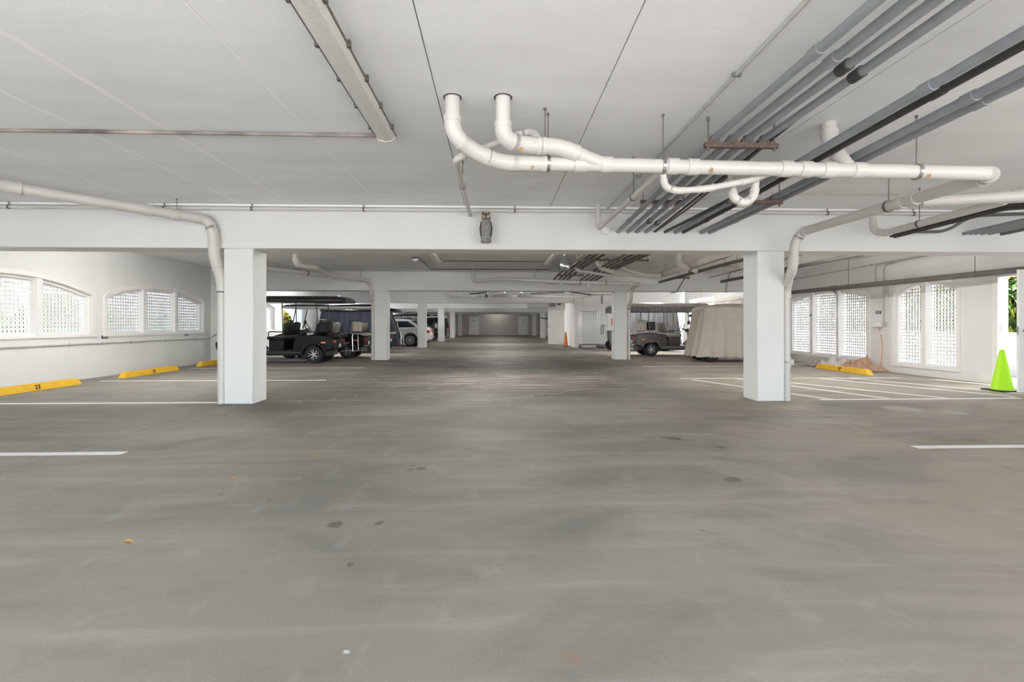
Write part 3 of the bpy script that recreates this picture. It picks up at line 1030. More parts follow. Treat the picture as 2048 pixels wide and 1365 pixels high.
# ------------------------------------------------------------------ strip lights
M_LENS = mat('ribbed_diffuser', (0.70, 0.70, 0.68), 0.3, 0, 0.06, 30)
def strip(label, x, y0, y1, w=0.17, grp=None, lit=0.0):
    t = thing('strip_light', label, 'light', (x, (y0 + y1) / 2, ZC), group=grp)
    prof = [(-w * 0.5, ZC), (-w * 0.52, ZC - 0.045), (-w * 0.36, ZC - 0.088), (0, ZC - 0.10), (w * 0.36, ZC - 0.088), (w * 0.52, ZC - 0.045), (w * 0.5, ZC)]
    MB().prism([(x + a, b) for a, b in prof], y0 + 0.02, y1 - 0.02, 'y').build('diffuser', mat('added_diffuser_%d' % lit, (1.0, 0.985, 0.96), 0.4, emit=lit) if lit else M_LENS, t)
    MB().box((x - w * 0.5, y0, ZC - 0.03), (x + w * 0.5, y1, ZC)).build('housing', M_TRIM, t)
    MB().prism([(x + a * 1.02, b - (0.004 if b < ZC - 0.05 else 0)) for a, b in prof], y1 - 0.03, y1, 'y').build('end_cap', M_TRIM, t)
    MB().prism([(x + a * 1.02, b - (0.004 if b < ZC - 0.05 else 0)) for a, b in prof], y0, y0 + 0.03, 'y').build('end_cap', M_TRIM, t)
    for s in (-1, 1):
        MB().box((x + s * w * 0.53 - 0.006, y0, ZC - 0.05), (x + s * w * 0.53 + 0.006, y1, ZC - 0.035)).build('edge_rail', M_ZINC, t)
        n = 6
        for k in range(n):
            y = y0 + (y1 - y0) * (k + 0.5) / n
            MB().cbox((x + s * w * 0.56, y, ZC - 0.04), (0.022, 0.03, 0.04)).build('latch', M_ROD, t)
    return t
strip('long unlit strip light on the ceiling at the top left', -0.975, 1.95, 4.42)
strip('unlit strip light, left one beyond the first beam', -2.05, 12.6, 15.0)
strip('unlit strip light, middle one beyond the first beam', -1.5, 10.6, 13.0)
strip('unlit strip light, right one beyond the first beam', 1.42, 11.0, 13.4)
for k, (y0, xs, pw_) in enumerate(((8.6, (-6.3, -0.2, 6.4), 26), (18.6, (-6.3, 0.2, 6.4), 26), (27.6, (-6.3, 0.2), 34), (36.4, (-6.0, 0.2), 20), (44.4, (0.2,), 16), (51.8, (0.2,), 5))):  # glowing strips added out of sight behind the beams to brighten the deep bays
    for x in xs:
        pw2 = pw_ if (k or abs(x) < 4) else 14
        strip('added unseen strip light beyond the %s beam, %s' % (NTH[k], 'over the left bays' if x < -3 else ('left in the lane' if x < -2 else ('over the lane' if x < 1 else ('right in the lane' if x < 3 else 'over the right bays')))), x, y0, y0 + 2.4, grp='added fill strip lights', lit=pw2)
for y, xa, xb in ((13.25, -1.4, 1.3), (15.2, -2.0, 1.7)):
    conduit('thin conduit across the second ceiling, %s strip lights' % ('joining the' if y < 14 else 'behind the'), [(xa, y, ZC - 0.014), (xb, y, ZC - 0.014)], 0.014, M_DGREY)
# clear plastic jug hung under the second ceiling
q = P(1129, 530, 11.0)
t = thing('hanging_jug', 'clear plastic jug hanging beyond the first beam', 'jug', q)
MB().lathe([(0.015, 0.22), (0.035, 0.21), (0.045, 0.15), (0.12, 0.08), (0.14, -0.02), (0.12, -0.12), (0.06, -0.16), (0.0, -0.165)], 20, q).build('jug_body', glass_mat('clear_plastic', (0.8, 0.82, 0.82), 0.35, 0.15), t, smooth=True)
MB().tube([q + Vector((0, 0, 0.2)), Vector((q.x, q.y, ZC))], 0.004, 6).build('cord', M_ROD, t)
MB().tube([q + Vector((0, 0, 0.2)), q + Vector((0, 0, 0.24))], 0.022, 10).build('cap', M_TRIM, t)

# ------------------------------------------------------------------ second bay services
t = thing('drain_pipe', 'white drain pipe beyond the first beam reaching the second left column', 'pipe', P(660, 545, 15.0))
drain(t, [P(590, 508, 12.0), P(592, 528, 12.1), P(612, 534, 12.6), P(628, 534, 12.8), P(660, 551, 14.6), P(738, 561, 15.8), P(744, 590, 15.9), P(748, 604, 16.1), Vector((-3.985, 16.12, 1.7)), Vector((-3.985, 16.12, 0.0))], 0.06)
drain(t, [P(500, 533, 13.2), P(655, 552, 14.7)], 0.06)
hanger(t, P(722, 559.5, 15.6), P(738, 561, 15.8) - P(660, 551, 14.6), 0.06, ZC, m=M_ROD)
hanger(t, P(616, 547, 14.2), P(655, 552, 14.7) - P(500, 533, 13.2), 0.06, ZC, m=M_ROD)
MB().tube([(-3.985, 16.12, 1.56), (-3.985, 16.12, 1.58)], 0.07, 12).build('band_clamp', M_BLACK, t)
t = thing('drain_pipe', 'white drain pipe beyond the first beam reaching the second right column', 'pipe', P(1200, 566, 14.5))
drain(t, [P(947, 540, 15.5), P(947, 563, 15.4), P(1005, 558, 15.1), P(1125, 564, 14.6), P(1277, 568, 14.6), P(1264, 578, 15.7), P(1262, 600, 15.8), Vector((4.43, 16.12, 1.75)), Vector((4.43, 16.12, 0.0))], 0.05)
drain(t, [P(1198, 510, 11.9), P(1200, 534, 12.4), P(1232, 546, 13.2), P(1318, 552, 14.2)], 0.075)
drain(t, [P(1150, 528, 12.4), P(1154, 541, 12.6), P(1225, 552, 13.4)], 0.045)
drain(t, [P(1242, 524, 12.6), P(1244, 538, 12.9), P(1290, 551, 13.6)], 0.04)
drain(t, [P(1070, 541, 15.4), P(1070, 562, 15.3), P(1100, 566, 15.0), P(1130, 566, 14.6)], 0.03)
drain(t, [P(1175, 567, 14.5), P(1175, 575, 14.5), P(1179, 577, 14.5), P(1179, 567, 14.5)], 0.03)
for px in (1122, 1148, 1190, 1215, 1235, 1262):
    coupling(t, P(px, 565.5, 14.6), (1, -0.03, 0), 0.05)
for px in (1160, 1212):
    hanger(t, P(px, 566, 14.6), (1, -0.03, 0), 0.05, ZC, m=M_ROD)
MB().tube([(4.43, 16.12, 1.66), (4.43, 16.12, 1.68)], 0.07, 12).build('band_clamp', M_BLACK, t)
MB().tube([(4.43, 16.12, 0.6), (4.50, 16.03, 0.6)], 0.045, 12).build('cleanout', M_PVC, t, smooth=True)
t = thing('drain_pipe', 'beige drain pipe running lengthwise beyond the first beam at right', 'pipe', (5.06, 12.5, 2.7))
drain(t, [P(1318, 552, 14.6), (5.05, 9.0, 2.74)], 0.085, M_PVCD)
drain(t, [P(1356, 505, 11.6), P(1358, 527, 11.9), P(1372, 535, 12.4), P(1392, 543, 12.9)], 0.055)
hanger(t, P(1331, 547, 14.0), (0, 1, 0), 0.085, ZC, m=M_ROD)
for i, x in enumerate((1.82, 1.97, 2.10, 2.24, 2.68, 2.84, 3.00, 3.15)):  # same grey conduits as the first bay, shade painted in by a darker colour
    conduit('grey conduit with shade painted in, continuing beyond the first beam, %s from the left' % NTH[i], [(x, 7.55, 2.53), (x, 9.5, 2.60), (x, 13.0, 2.62), (x, 16.05, 2.53)], 0.03, M_DGREY, group='conduits beyond the first beam')
for (lab, x0, x1, y, z) in (('channel of the left conduits just beyond the first beam', 1.74, 2.5, 10.6, 2.56), ('channel of the left conduits near the second beam', 1.74, 2.5, 13.8, 2.55), ('channel of the right conduits just beyond the first beam', 2.55, 3.35, 10.6, 2.56)):
    rack('rusty ' + lab, x0, x1, y, z)
conduit('dark conduit on small racks beyond the first beam at right', [(5.62, 7.62, 2.60), (5.5, 11.5, 2.60), (5.42, 16.02, 2.56)], 0.042, M_DGREY)
for i, y in enumerate((11.4, 14.3)):
    rack('short rack under the right conduit, %s one' % ('nearer', 'farther')[i], 5.38, 5.74, y, 2.54)
conduit('bent thin conduit below the beige lengthwise pipe', [P(1474, 498, 11.15), P(1468, 509, 11.2), P(1448, 517, 11.5), P(1384, 537, 12.4), P(1376, 548, 12.6)], 0.015, M_DGREY)
conduit('thin conduit dropping from the small rack to the second beam', [P(1372, 553, 14.6), P(1353, 584, 16.15), P(1342, 586.5, 16.18)], 0.015, M_DGREY)
conduit('grey conduit dropping over the face of the second beam', [P(1500, 534, 14.6), P(1462, 543, 15.9), P(1455, 560, 16.21), P(1453, 586, 16.21)], 0.022, M_CONDUITP)
conduit('dark conduit pair beyond the first beam beside the right wall', [(7.55, 7.62, 2.62), (7.55, 12.6, 2.60), (7.5, 16.02, 2.58)], 0.05, M_DGREY)
rack('short rack behind the right column', 7.4, 7.75, 12.6, 2.53)
conduit('thin wire beyond the first beam above the dark conduit', [(7.1, 7.62, 2.80), (7.1, 16.02, 2.72)], 0.012, M_DGREY)

# third bay and further
t = thing('drain_pipe', 'white drain pipe beyond the second beam crossing the lane', 'pipe', P(1040, 593, 22.5))
drain(t, [P(900, 582, 24.0), P(902, 592, 24.0), P(1000, 592, 23.0), P(1165, 595, 22.5), P(1188, 588, 21.0), P(1232, 587, 20.4)], 0.065)
drain(t, [P(912, 582, 23.8), P(913, 591, 23.8), P(930, 592.5, 23.6)], 0.055)
drain(t, [P(985, 591, 23.0), P(1010, 584, 21.5)], 0.055)
drain(t, [P(1036, 592, 22.9), P(1043, 584, 21.4)], 0.055)
for px in (945, 973, 1051, 1098):
    coupling(t, P(px, 592.5, 22.9), (1, 0, 0), 0.065, M_BLACKPIPE if px in (973, 1051) else M_PVC)
drain(t, [P(1167, 597, 24.2), P(1167, 610, 24.2)], 0.05)
for px in (960, 1080):
    hanger(t, P(px, 592.5, 22.9), (1, 0, 0), 0.065, ZC, 0.006, M_ROD)
for i, (a, b) in enumerate((((1060, 588), (1128, 585)), ((1140, 584), (1180, 590)), ((940, 588), (975, 585)))):
    conduit('black cable beyond the second beam, %s' % ('in the middle', 'at the right', 'at the left')[i], [P(a[0], a[1], 21.5), P(b[0], b[1], 19.5)], 0.03, M_BLACKPIPE)
o = MB().box((XL2, 25.30, 2.46), (-3.0, 25.38, 2.52)).build('sprinkler_pipe', M_PVC)
tag(o, 'pale pipe running behind the third beam on the left', 'pipe')
conduit('white pipe under the fourth beam', [(-3.4, 33.52, 2.82), (4.0, 33.52, 2.82)], 0.03, M_PVC)
t = thing('junction_box', 'grey electrical boxes over the open steel door', 'box', (3.2, 28.9, 2.3))
MB().box((2.2, 33.3, 2.32), (3.6, 33.58, 2.62)).build('cabinet', M_CONDUITP, t, bevel=0.01, seg=1)
MB().box((3.15, 28.05, 2.2), (3.42, 28.35, 2.42)).build('box', M_ROD, t)
MB().tube([(3.0, 28.2, 2.42), (3.0, 28.2, ZC)], 0.04, 10).build('conduit', M_CONDUITP, t)
o = MB().box((3.55, 27.95, 2.28), (3.75, 28.0, 2.40)).box((3.58, 27.94, 2.3), (3.72, 27.95, 2.38)).build('alarm_box', mat('alarm_red', (0.30, 0.05, 0.04), 0.5))
tag(o, 'small red alarm box on the white panel above the steel door', 'alarm')
conduit('dark hanger rod over the luggage carts', [P(1204, 588, 23.4), P(1204, 608, 23.4)], 0.04, M_ROD)

# ------------------------------------------------------------------ services on the side walls
o = MB().tube(fillet([(XL + 0.022, 2.0, 0.735), (XL + 0.022, 14.9, 0.745), (XL + 0.03, 15.25, 0.76), (XL + 0.25, 15.27, 0.90), (XL + 0.28, 15.6, 0.92)], 0.1), 0.016, 10).build('conduit', M_CONDUITP, smooth=True)
tag(o, 'grey conduit running level along the left wall below the windows', 'conduit')
for px in (138, 204, 261, 330, 390):
    y = YX(px, XL)
    MB().cbox((XL + 0.015, y, 0.742), (0.03, 0.03, 0.055)).build('strap', M_CONDUITP, o)
a, b = P(1566, 587, 14.5), P(2160, 529, 7.9)
t = thing('fire_main', 'dark grey pipe hung along the right wall above the windows', 'pipe', a.lerp(b, 0.5))
MB().tube([a, b], 0.058, 14).build('pipe', M_DGREY, t, smooth=True)
dv = (b - a).normalized()
def at_px(px):
    lo, hi = 0.0, 1.0
    for _ in range(40):
        f = (lo + hi) / 2
        q = a.lerp(b, f)
        dd_ = q.x * SN + q.y * CS
        if 1024 + F * (q.x * CS - q.y * SN) / dd_ < px:
            lo = f
        else:
            hi = f
    return q
coupling(t, at_px(1668), dv, 0.062, M_DGREY, 0.16)
MB().tube([at_px(1664) + Vector((0, 0, -0.02)), at_px(1672) + Vector((0, 0, -0.13))], 0.02, 8).build('tee', M_DGREY, t)
for px in (1697, 1950):
    hanger(t, at_px(px), dv, 0.058, ZC, 0.006, M_ROD)
a2, b2 = P(1397, 606, 21.5), P(1560, 588, 15.6)
o = MB().tube([a2, b2], 0.075, 12).build('fire_main', M_PVCD, smooth=True)
tag(o, 'beige pipe end over the covered carts at right', 'pipe')
MB().tube([a2.lerp(b2, 0.06), Vector((a2.lerp(b2, 0.06).x, a2.lerp(b2, 0.06).y, ZC))], 0.02, 6).build('hanger_rod', M_PVCD, o)
yb = YX(1769, XR)
o = MB().tube(fillet([(XR - 0.02, 7.66, 2.74), (XR - 0.02, yb - 0.5, 2.67), (XR - 0.02, yb, 2.62), (XR - 0.02, yb, 1.18)], 0.16), 0.018, 10).build('conduit', M_CONDUITP, smooth=True)
tag(o, 'grey conduit bending down the right wall to the outlet', 'conduit')
MB().cbox((XR - 0.035, yb - 0.10, 2.02), (0.06, 0.09, 0.16)).build('conduit_box', M_CONDUITP, o, bevel=0.005, seg=1)
o = MB().tube(fillet([(XR - 0.02, 7.66, 2.78), (XR - 0.02, 11.0, 2.70), (XR - 0.02, yb + 0.28, 2.66), (XR - 0.02, yb + 0.25, 2.1)], 0.16), 0.016, 10).build('conduit', M_CONDUITP, smooth=True)
tag(o, 'second grey conduit bending down the right wall, ending higher', 'conduit')
o = MB().tube([(XR - 0.016, 9.0, 2.74), (XR - 0.016, 16.5, 2.60)], 0.011, 8).build('conduit', M_CONDUITP, smooth=True)
tag(o, 'thin conduit sloping along the top of the right wall', 'conduit')
for y in (12.2, 14.0, 15.4):
    MB().cbox((XR - 0.012, y, 2.74 - (y - 9) * 0.14 / 7.5), (0.024, 0.03, 0.05)).build('strap', M_CONDUITP, o)

t = thing('outlet_box', 'white weatherproof outlet box on the right wall with a cord plugged in', 'outlet', (XR, yb + 0.02, 1.15))
yo = YX(1759, XR)
MB().box((XR - 0.11, yo - 0.14, 1.09), (XR, yo + 0.11, 1.23)).build('cover', M_TRIM, t, bevel=0.02, seg=3)
MB().box((XR - 0.05, yb - 0.09, 1.10), (XR, yb - 0.02, 1.22)).build('back_box', M_CONDUITP, t, bevel=0.006, seg=1)
MB().cbox((XR - 0.03, yo - 0.10, 0.94), (0.035, 0.05, 0.05)).build('plug', M_TRIM, t)
M_CORD = mat('orange_cord', (0.75, 0.25, 0.10), 0.5)
yc = YX(1764, XR)
MBc = MB().tube(fillet([(XR - 0.05, yc + 0.05, 1.10), (XR - 0.03, yc, 0.9), (XR - 0.04, yc - 0.06, 0.5), (XR - 0.05, yc - 0.03, 0.18), (XR - 0.12, yc - 0.02, 0.015), (XR - 0.22, yc + 0.02, 0.012)], 0.15), 0.006, 8)
for k in range(3):
    ring = [(XR - 0.25 + 0.10 * math.cos(q), yc + 0.10 * math.sin(q) * (1 + 0.1 * k) - 0.05, 0.012 + 0.012 * k) for q in [2 * PI * j / 20 for j in range(20)]]
    MBc.tube(ring, 0.006, 6, closed=True)
o = MBc.build('extension_cord', M_CORD, smooth=True)
tag(o, 'orange extension cord hanging from the outlet to the floor', 'cord')

M_SIGN = mat('navy_sign', (0.055, 0.065, 0.12), 0.4)
M_SIGNT = mat('sign_print', (0.55, 0.55, 0.60), 0.5)
def wall_sign(label, X, sg, y, z, w=0.17, h=0.075):
    t = thing('wall_sign', label, 'sign', (X, y, z), group='small parking signs')
    x0, x1 = sorted((X, X - sg * 0.006))
    MB().box((x0, y - w / 2, z - h / 2), (x1, y + w / 2, z + h / 2)).build('plate', M_SIGN, t)
    xa, xb = sorted((X - sg * 0.006, X - sg * 0.0075))
    MB().box((xa, y - w * 0.36, z + h * 0.10), (xb, y + w * 0.36, z + h * 0.26)).box((xa, y - w * 0.30, z - h * 0.26), (xb, y + w * 0.30, z - h * 0.06)).build('printed_lines', M_SIGNT, t)
wall_sign('small navy sign on the left wall between the two windows', XL, -1, YX(209, XL), 0.875)
wall_sign('small navy sign under the left wall window farther from the viewer', XL, -1, YX(373, XL), 0.885)
wall_sign('small navy sign above the outlet on the right wall', XR, 1, YX(1757, XR), 1.46)
wall_sign('small navy sign on the window post behind the right column', XR - 0.013, 1, YX(1622, XR) , 1.44, 0.10, 0.06)

# ------------------------------------------------------------------ wheel stops
def wheel_stop(label, x, yc, sg, num, ln=1.86, w=0.155, h=0.125):
    """sg = +1: numbered face looks towards +X"""
    t = thing('wheel_stop', label, 'wheel stop', (x, yc, 0), group='yellow wheel stops')
    a, b = w / 2, w * 0.34
    L0, L1 = ln / 2, ln / 2 - 0.10
    vs = [(-a, -L0, 0), (a, -L0, 0), (a, L0, 0), (-a, L0, 0), (-b, -L1, h), (b, -L1, h), (b, L1, h), (-b, L1, h)]
    MB().add(vs, [(0, 3, 2, 1), (4, 5, 6, 7), (0, 1, 5, 4), (1, 2, 6, 5), (2, 3, 7, 6), (3, 0, 4, 7)]).build('bar', M_YELLOW, t, local=True, bevel=0.008, seg=2)
    for s in (-1, 1):
        MB().tube([(0, s * L1 * 0.72, h - 0.004), (0, s * L1 * 0.72, h + 0.004)], 0.014, 10).build('anchor_bolt', M_RUST, t, local=True)
    if num:
        tilt = math.atan2(a - b, h)
        text_obj(num, 0.105, M_BLACK, t, (sg * ((a + b) / 2 + 0.0035), 0, h * 0.5), (PI / 2 - tilt, 0, sg * PI / 2), 'number', 0.0015, 0.003)
    return t
wheel_stop('yellow wheel stop painted 23, nearest the viewer along the left wall', -8.04, 8.82, 1, '23')
wheel_stop('yellow wheel stop painted 22, in the middle of the left wall', -8.04, 11.74, 1, '22')
wheel_stop('yellow wheel stop half hidden by the left column pipe', -8.12, 14.62, 1, '')
wheel_stop('yellow wheel stop painted 09 in front of the drop cloths', 8.53, 11.77, -1, '09')

# ------------------------------------------------------------------ traffic cones
def cone(label, x, y, h, rb, m, rz=0.0):
    t = thing('traffic_cone', label, 'cone', (x, y, 0), rz)
    s = rb + 0.045
    MB().box((-s, -s, 0), (s, s, 0.028)).build('base', M_BLACK, t, local=True, bevel=0.012, seg=2)
    MB().lathe([(rb + 0.012, 0.028), (rb, 0.05), (0.036, h - 0.01), (0.030, h), (0.018, h), (0.018, h - 0.06)], 28).build('cone_body', m, t, local=True, smooth=True)
    return t
cone('lime green traffic cone beside the open door at right', 8.80, 8.22, 0.72, 0.15, mat('lime_plastic', (0.42, 0.80, 0.01), 0.4))
cone('orange traffic cone standing by the white steel door', 3.74, 25.9, 0.74, 0.115, mat('orange_plastic', (0.75, 0.16, 0.03), 0.4))

# ------------------------------------------------------------------ owl decoy
M_OWL = mat('owl_feather', (0.30, 0.29, 0.28), 0.7, 0, 0.75, 75)
M_OWLD = mat('owl_brown', (0.10, 0.085, 0.075), 0.6, 0, 0.3, 40)
M_OWLF = mat('owl_face', (0.42, 0.31, 0.20), 0.6, 0, 0.3, 60)
M_OWLY = mat('owl_yellow', (0.75, 0.55, 0.12), 0.3)
oz = P(972, 486, 7.0)
t = thing('owl_decoy', 'grey plastic owl decoy hanging in front of the first beam', 'owl', oz)
x, y, z = oz
MB().lathe([(0.066, 0.0), (0.072, 0.006), (0.072, 0.09), (0.068, 0.10)], 20, (x, y, z)).build('stump', M_OWL, t, smooth=True)
MB().lathe([(0.045, -0.002), (0.028, -0.002), (0.028, 0.003), (0.045, 0.003)], 16, (x, y, z), closed=True).build('base_ring', M_OWLY, t)
def ell(zs, rx, ry, cy=0.0, n=20):
    loops = []
    for q, a, b in zip(zs, rx, ry):
        loops.append([(x + a * math.cos(2 * PI * k / n), y + cy + b * math.sin(2 * PI * k / n), z + q) for k in range(n)])
    return loops
MB().loft(ell((0.085, 0.12, 0.18, 0.25, 0.30, 0.335), (0.056, 0.074, 0.084, 0.080, 0.066, 0.052), (0.045, 0.055, 0.062, 0.058, 0.050, 0.044))).build('body', M_OWL, t, smooth=True)
MB().loft(ell((0.32, 0.345, 0.375, 0.405, 0.425), (0.050, 0.064, 0.066, 0.052, 0.020), (0.045, 0.055, 0.056, 0.046, 0.02))).build('head', M_OWLD, t, smooth=True)
for s in (-1, 1):
    MB().loft([[(x + s * (0.062 + 0.012 * math.cos(a)) + s * dx, y + 0.004 + w * math.sin(a), z + q) for a in [2 * PI * k / 12 for k in range(12)]] for q, w, dx in ((0.07, 0.010, -0.004), (0.12, 0.035, 0.012), (0.20, 0.048, 0.020), (0.27, 0.040, 0.010), (0.31, 0.015, -0.006))]).build('wing', M_OWLD, t, smooth=True)
    MB().lathe([(0.012, 0.0), (0.013, 0.02), (0.002, 0.05)], 10, (x + s * 0.045, y, z + 0.402)).build('ear_tuft', M_OWLD, t, smooth=True)
    MB().lathe([(0.002, -0.058), (0.022, -0.057), (0.031, -0.050), (0.031, -0.036)], 18, (x + s * 0.030, y, z + 0.368), 'y').build('face_disc', M_OWLF, t, smooth=True)
    MB().lathe([(0.002, -0.062), (0.008, -0.061), (0.010, -0.055)], 12, (x + s * 0.026, y, z + 0.376), 'y').build('eye', M_OWLY, t, smooth=True)
    MB().lathe([(0.001, -0.066), (0.005, -0.065), (0.005, -0.058)], 10, (x + s * 0.026, y, z + 0.376), 'y').build('pupil', M_BLACK, t)
    MB().bar((x + s * 0.004, y - 0.058, z + 0.386), (x + s * 0.052, y - 0.050, z + 0.405), 0.010, 0.010).build('brow', M_OWLD, t)
MB().loft([[(x - 0.008, y - 0.055, z + 0.378), (x + 0.008, y - 0.055, z + 0.378), (x + 0.008, y - 0.062, z + 0.37), (x - 0.008, y - 0.062, z + 0.37)], [(x - 0.002, y - 0.062, z + 0.350), (x + 0.002, y - 0.062, z + 0.350), (x + 0.002, y - 0.066, z + 0.350), (x - 0.002, y - 0.066, z + 0.350)]]).build('beak', M_BLACK, t)
MB().tube([(x, y, z + 0.42), (x - 0.004, y, z + 0.455), (x + 0.022, y + 0.1, 2.815)], 0.0016, 5).tube([(x - 0.004, y, z + 0.455), (x - 0.022, y + 0.1, 2.815)], 0.0016, 5).build('wire', M_ROD, t)

# ------------------------------------------------------------------ drop cloths by the right wall
def cloth(label, name, x0, x1, y0, y1, hgt, seed, m, nx=40, ny=56, cat='cloth'):
    vs = []
    for i in range(nx + 1):
        for j in range(ny + 1):
            u, v = i / nx, j / ny
            px = x0 + (x1 - x0) * u + 0.05 * mnoise.noise(Vector((seed, v * 5, u * 3)))
            py = y0 + (y1 - y0) * v + 0.07 * mnoise.noise(Vector((u * 5, seed, v * 3)))
            env = (math.sin(PI * u) ** 0.5) * (math.sin(PI * v) ** 0.5) * (0.55 + 0.9 * abs(mnoise.noise(Vector((u * 2.3 + seed, v * 2.9, 4.0)))))
            q = Vector((px * 3.1 + seed, py * 2.7, seed * 1.7))
            rid = 1 - abs(mnoise.noise(q * 1.0)) * 1.6
            rid2 = 1 - abs(mnoise.noise(q * 2.4)) * 1.6
            zz = 0.012 + hgt * env * max(0.0, 0.15 + 0.55 * rid * rid + 0.35 * rid2 * rid2 * rid + 0.22 * abs(mnoise.noise(q * 5.5)))
            vs.append((min(px, XR - 0.02), py, max(zz, 0.004)))
    fs = []
    for i in range(nx):
        for j in range(ny):
            a = i * (ny + 1) + j
            fs.append((a, a + 1, a + ny + 2, a + ny + 1))
    o = MB().add(vs, fs).build(name, m, smooth=False)
    so = o.modifiers.new('thick', 'SOLIDIFY')
    so.thickness = 0.004
    so.offset = 1
    tag(o, label, cat)
    return o
cloth('crumpled tan drop cloth heaped under the right window corner', 'drop_cloth', 8.85, 9.56, 11.55, 12.6, 0.40, 3.1, mat('tan_canvas', (0.52, 0.33, 0.22), 0.8, 0, 0.2, 8))
cloth('crumpled white plastic sheet beside the tan drop cloth', 'plastic_sheet', 8.78, 9.45, 12.3, 13.2, 0.30, 9.4, mat('plastic_sheet', (0.66, 0.60, 0.58), 0.35, 0, 0.2, 9))
cloth('grey canvas roll left of the white plastic sheet', 'canvas_roll', 8.7, 9.2, 12.95, 13.8, 0.22, 5.2, mat('grey_canvas', (0.36, 0.33, 0.32), 0.8, 0, 0.3, 14))
o = MB().cbox((9.32, 13.75, 0.08), (0.05, 0.16, 0.16)).build('wood_block', mat('pale_wood', (0.62, 0.50, 0.30), 0.7), bevel=0.005, seg=1)
tag(o, 'pale wood offcut standing behind the grey canvas roll', 'wood')

# ------------------------------------------------------------------ fire extinguisher cabinet on the second right column
t = thing('extinguisher_cabinet', 'white fire extinguisher cabinet with a red label on the second right column', 'cabinet', (3.8, 16.2, 0.98))
MB().box((3.70, 16.03, 0.96), (3.918, 16.30, 1.53)).build('body', M_TRIM, t, bevel=0.008, seg=1)
MB().box((3.705, 16.015, 0.975), (3.912, 16.03, 1.515)).build('cabinet_door', M_TRIM, t, bevel=0.004, seg=1)
MB().prism([(3.84 + 0.032 * math.cos(a) * (1 if abs(math.sin(a)) < 0.9 else 0.8), 1.24 + 0.115 * math.sin(a)) for a in [2 * PI * k / 20 for k in range(20)]], 16.012, 16.015, 'y').build('red_label', mat('label_red', (0.62, 0.03, 0.04), 0.5), t)
text_obj('FIRE', 0.075, M_TRIM, t, (3.84 - 3.8, 16.0115 - 16.2, 1.24 - 0.98), (PI / 2, PI / 2, 0), 'lettering', 0.0005)

# ------------------------------------------------------------------ wheels
def rim_mesh(r, style, w):
    mb = MB()
    mb.cur = 1 if style == 'five' else 0
    mb.lathe([(r * 0.98, 0.0), (r * 0.98, w), (r * 0.90, w), (r * 0.88, w * 0.02)], 28, axis='y', closed=True)
    mb.cur = 1
    mb.lathe([(0.001, w * 0.12), (r * 0.95, w * 0.12), (r * 0.95, w * 0.08)], 24, axis='y')
    mb.cur = 0
    n = {'five': 5, 'multi': 10}[style]
    for k in range(n):
        for s in ((-1, 1) if style == 'five' else (0,)):
            a = 2 * PI * k / n
            b = a + s * 0.26
            p0 = (r * 0.14 * math.cos(a), w * 0.85, r * 0.14 * math.sin(a))
            p1 = (r * 0.92 * math.cos(b), w * 0.82, r * 0.92 * math.sin(b))
            mb.bar(p0, p1, r * (0.085 if style == 'five' else 0.12), w * 0.3, up=(0, 1, 0))
    mb.lathe([(r * 0.2, w * 0.4), (r * 0.2, w * 0.98), (0.001, w * 1.02)], 16, axis='y')
    return mb
def wheel(root, x, y, side, R, W, rr, style='five', rim_m=None):
    """side = +1 when the outer face looks towards +y (local)"""
    prof = [(rr, -W / 2), (R * 0.93, -W / 2), (R, -W * 0.36), (R, W * 0.36), (R * 0.93, W / 2), (rr, W / 2)]
    ty = MB().lathe(prof, 28, axis='y', closed=True).build('tyre', M_TYRE, root, local=True, smooth=True)
    ty.location = (x, y, R)
    k = (rr, style, W)
    if k not in wheel.cache:
        wheel.cache[k] = rim_mesh(rr, style, W * 0.5).mesh('rim', [rim_m or M_SILVER, M_BLACK], True)
        wheel.cache[k].set_sharp_from_angle(angle=0.6)
    o = bpy.data.objects.new('rim', wheel.cache[k])
    COL.objects.link(o)
    o.parent = ty
    o.rotation_euler = (0, 0, 0 if side > 0 else PI)
    return ty
wheel.cache = {}

def rrect(x0, x1, y0, y1, rad, z, n=6):
    pts = []
    for cx, cy, a0 in ((x1 - rad, y1 - rad, 0), (x0 + rad, y1 - rad, PI / 2), (x0 + rad, y0 + rad, PI), (x1 - rad, y0 + rad, 1.5 * PI)):
        for k in range(n + 1):
            a = a0 + PI / 2 * k / n
            pts.append((cx + rad * math.cos(a), cy + rad * math.sin(a), z))
    return pts
def arc_arch(cx, r, z0, n=12):
    """points over a wheel arch from +x side to -x side"""
    R = []
    a0 = math.asin(max(-1, min(1, (z0 - arc_arch.zc) / r)))
    for k in range(n + 1):
        a = a0 + (PI - 2 * a0) * k / n
        R.append((cx + r * math.cos(a), arc_arch.zc + r * math.sin(a)))
    return R
arc_arch.zc = 0.25

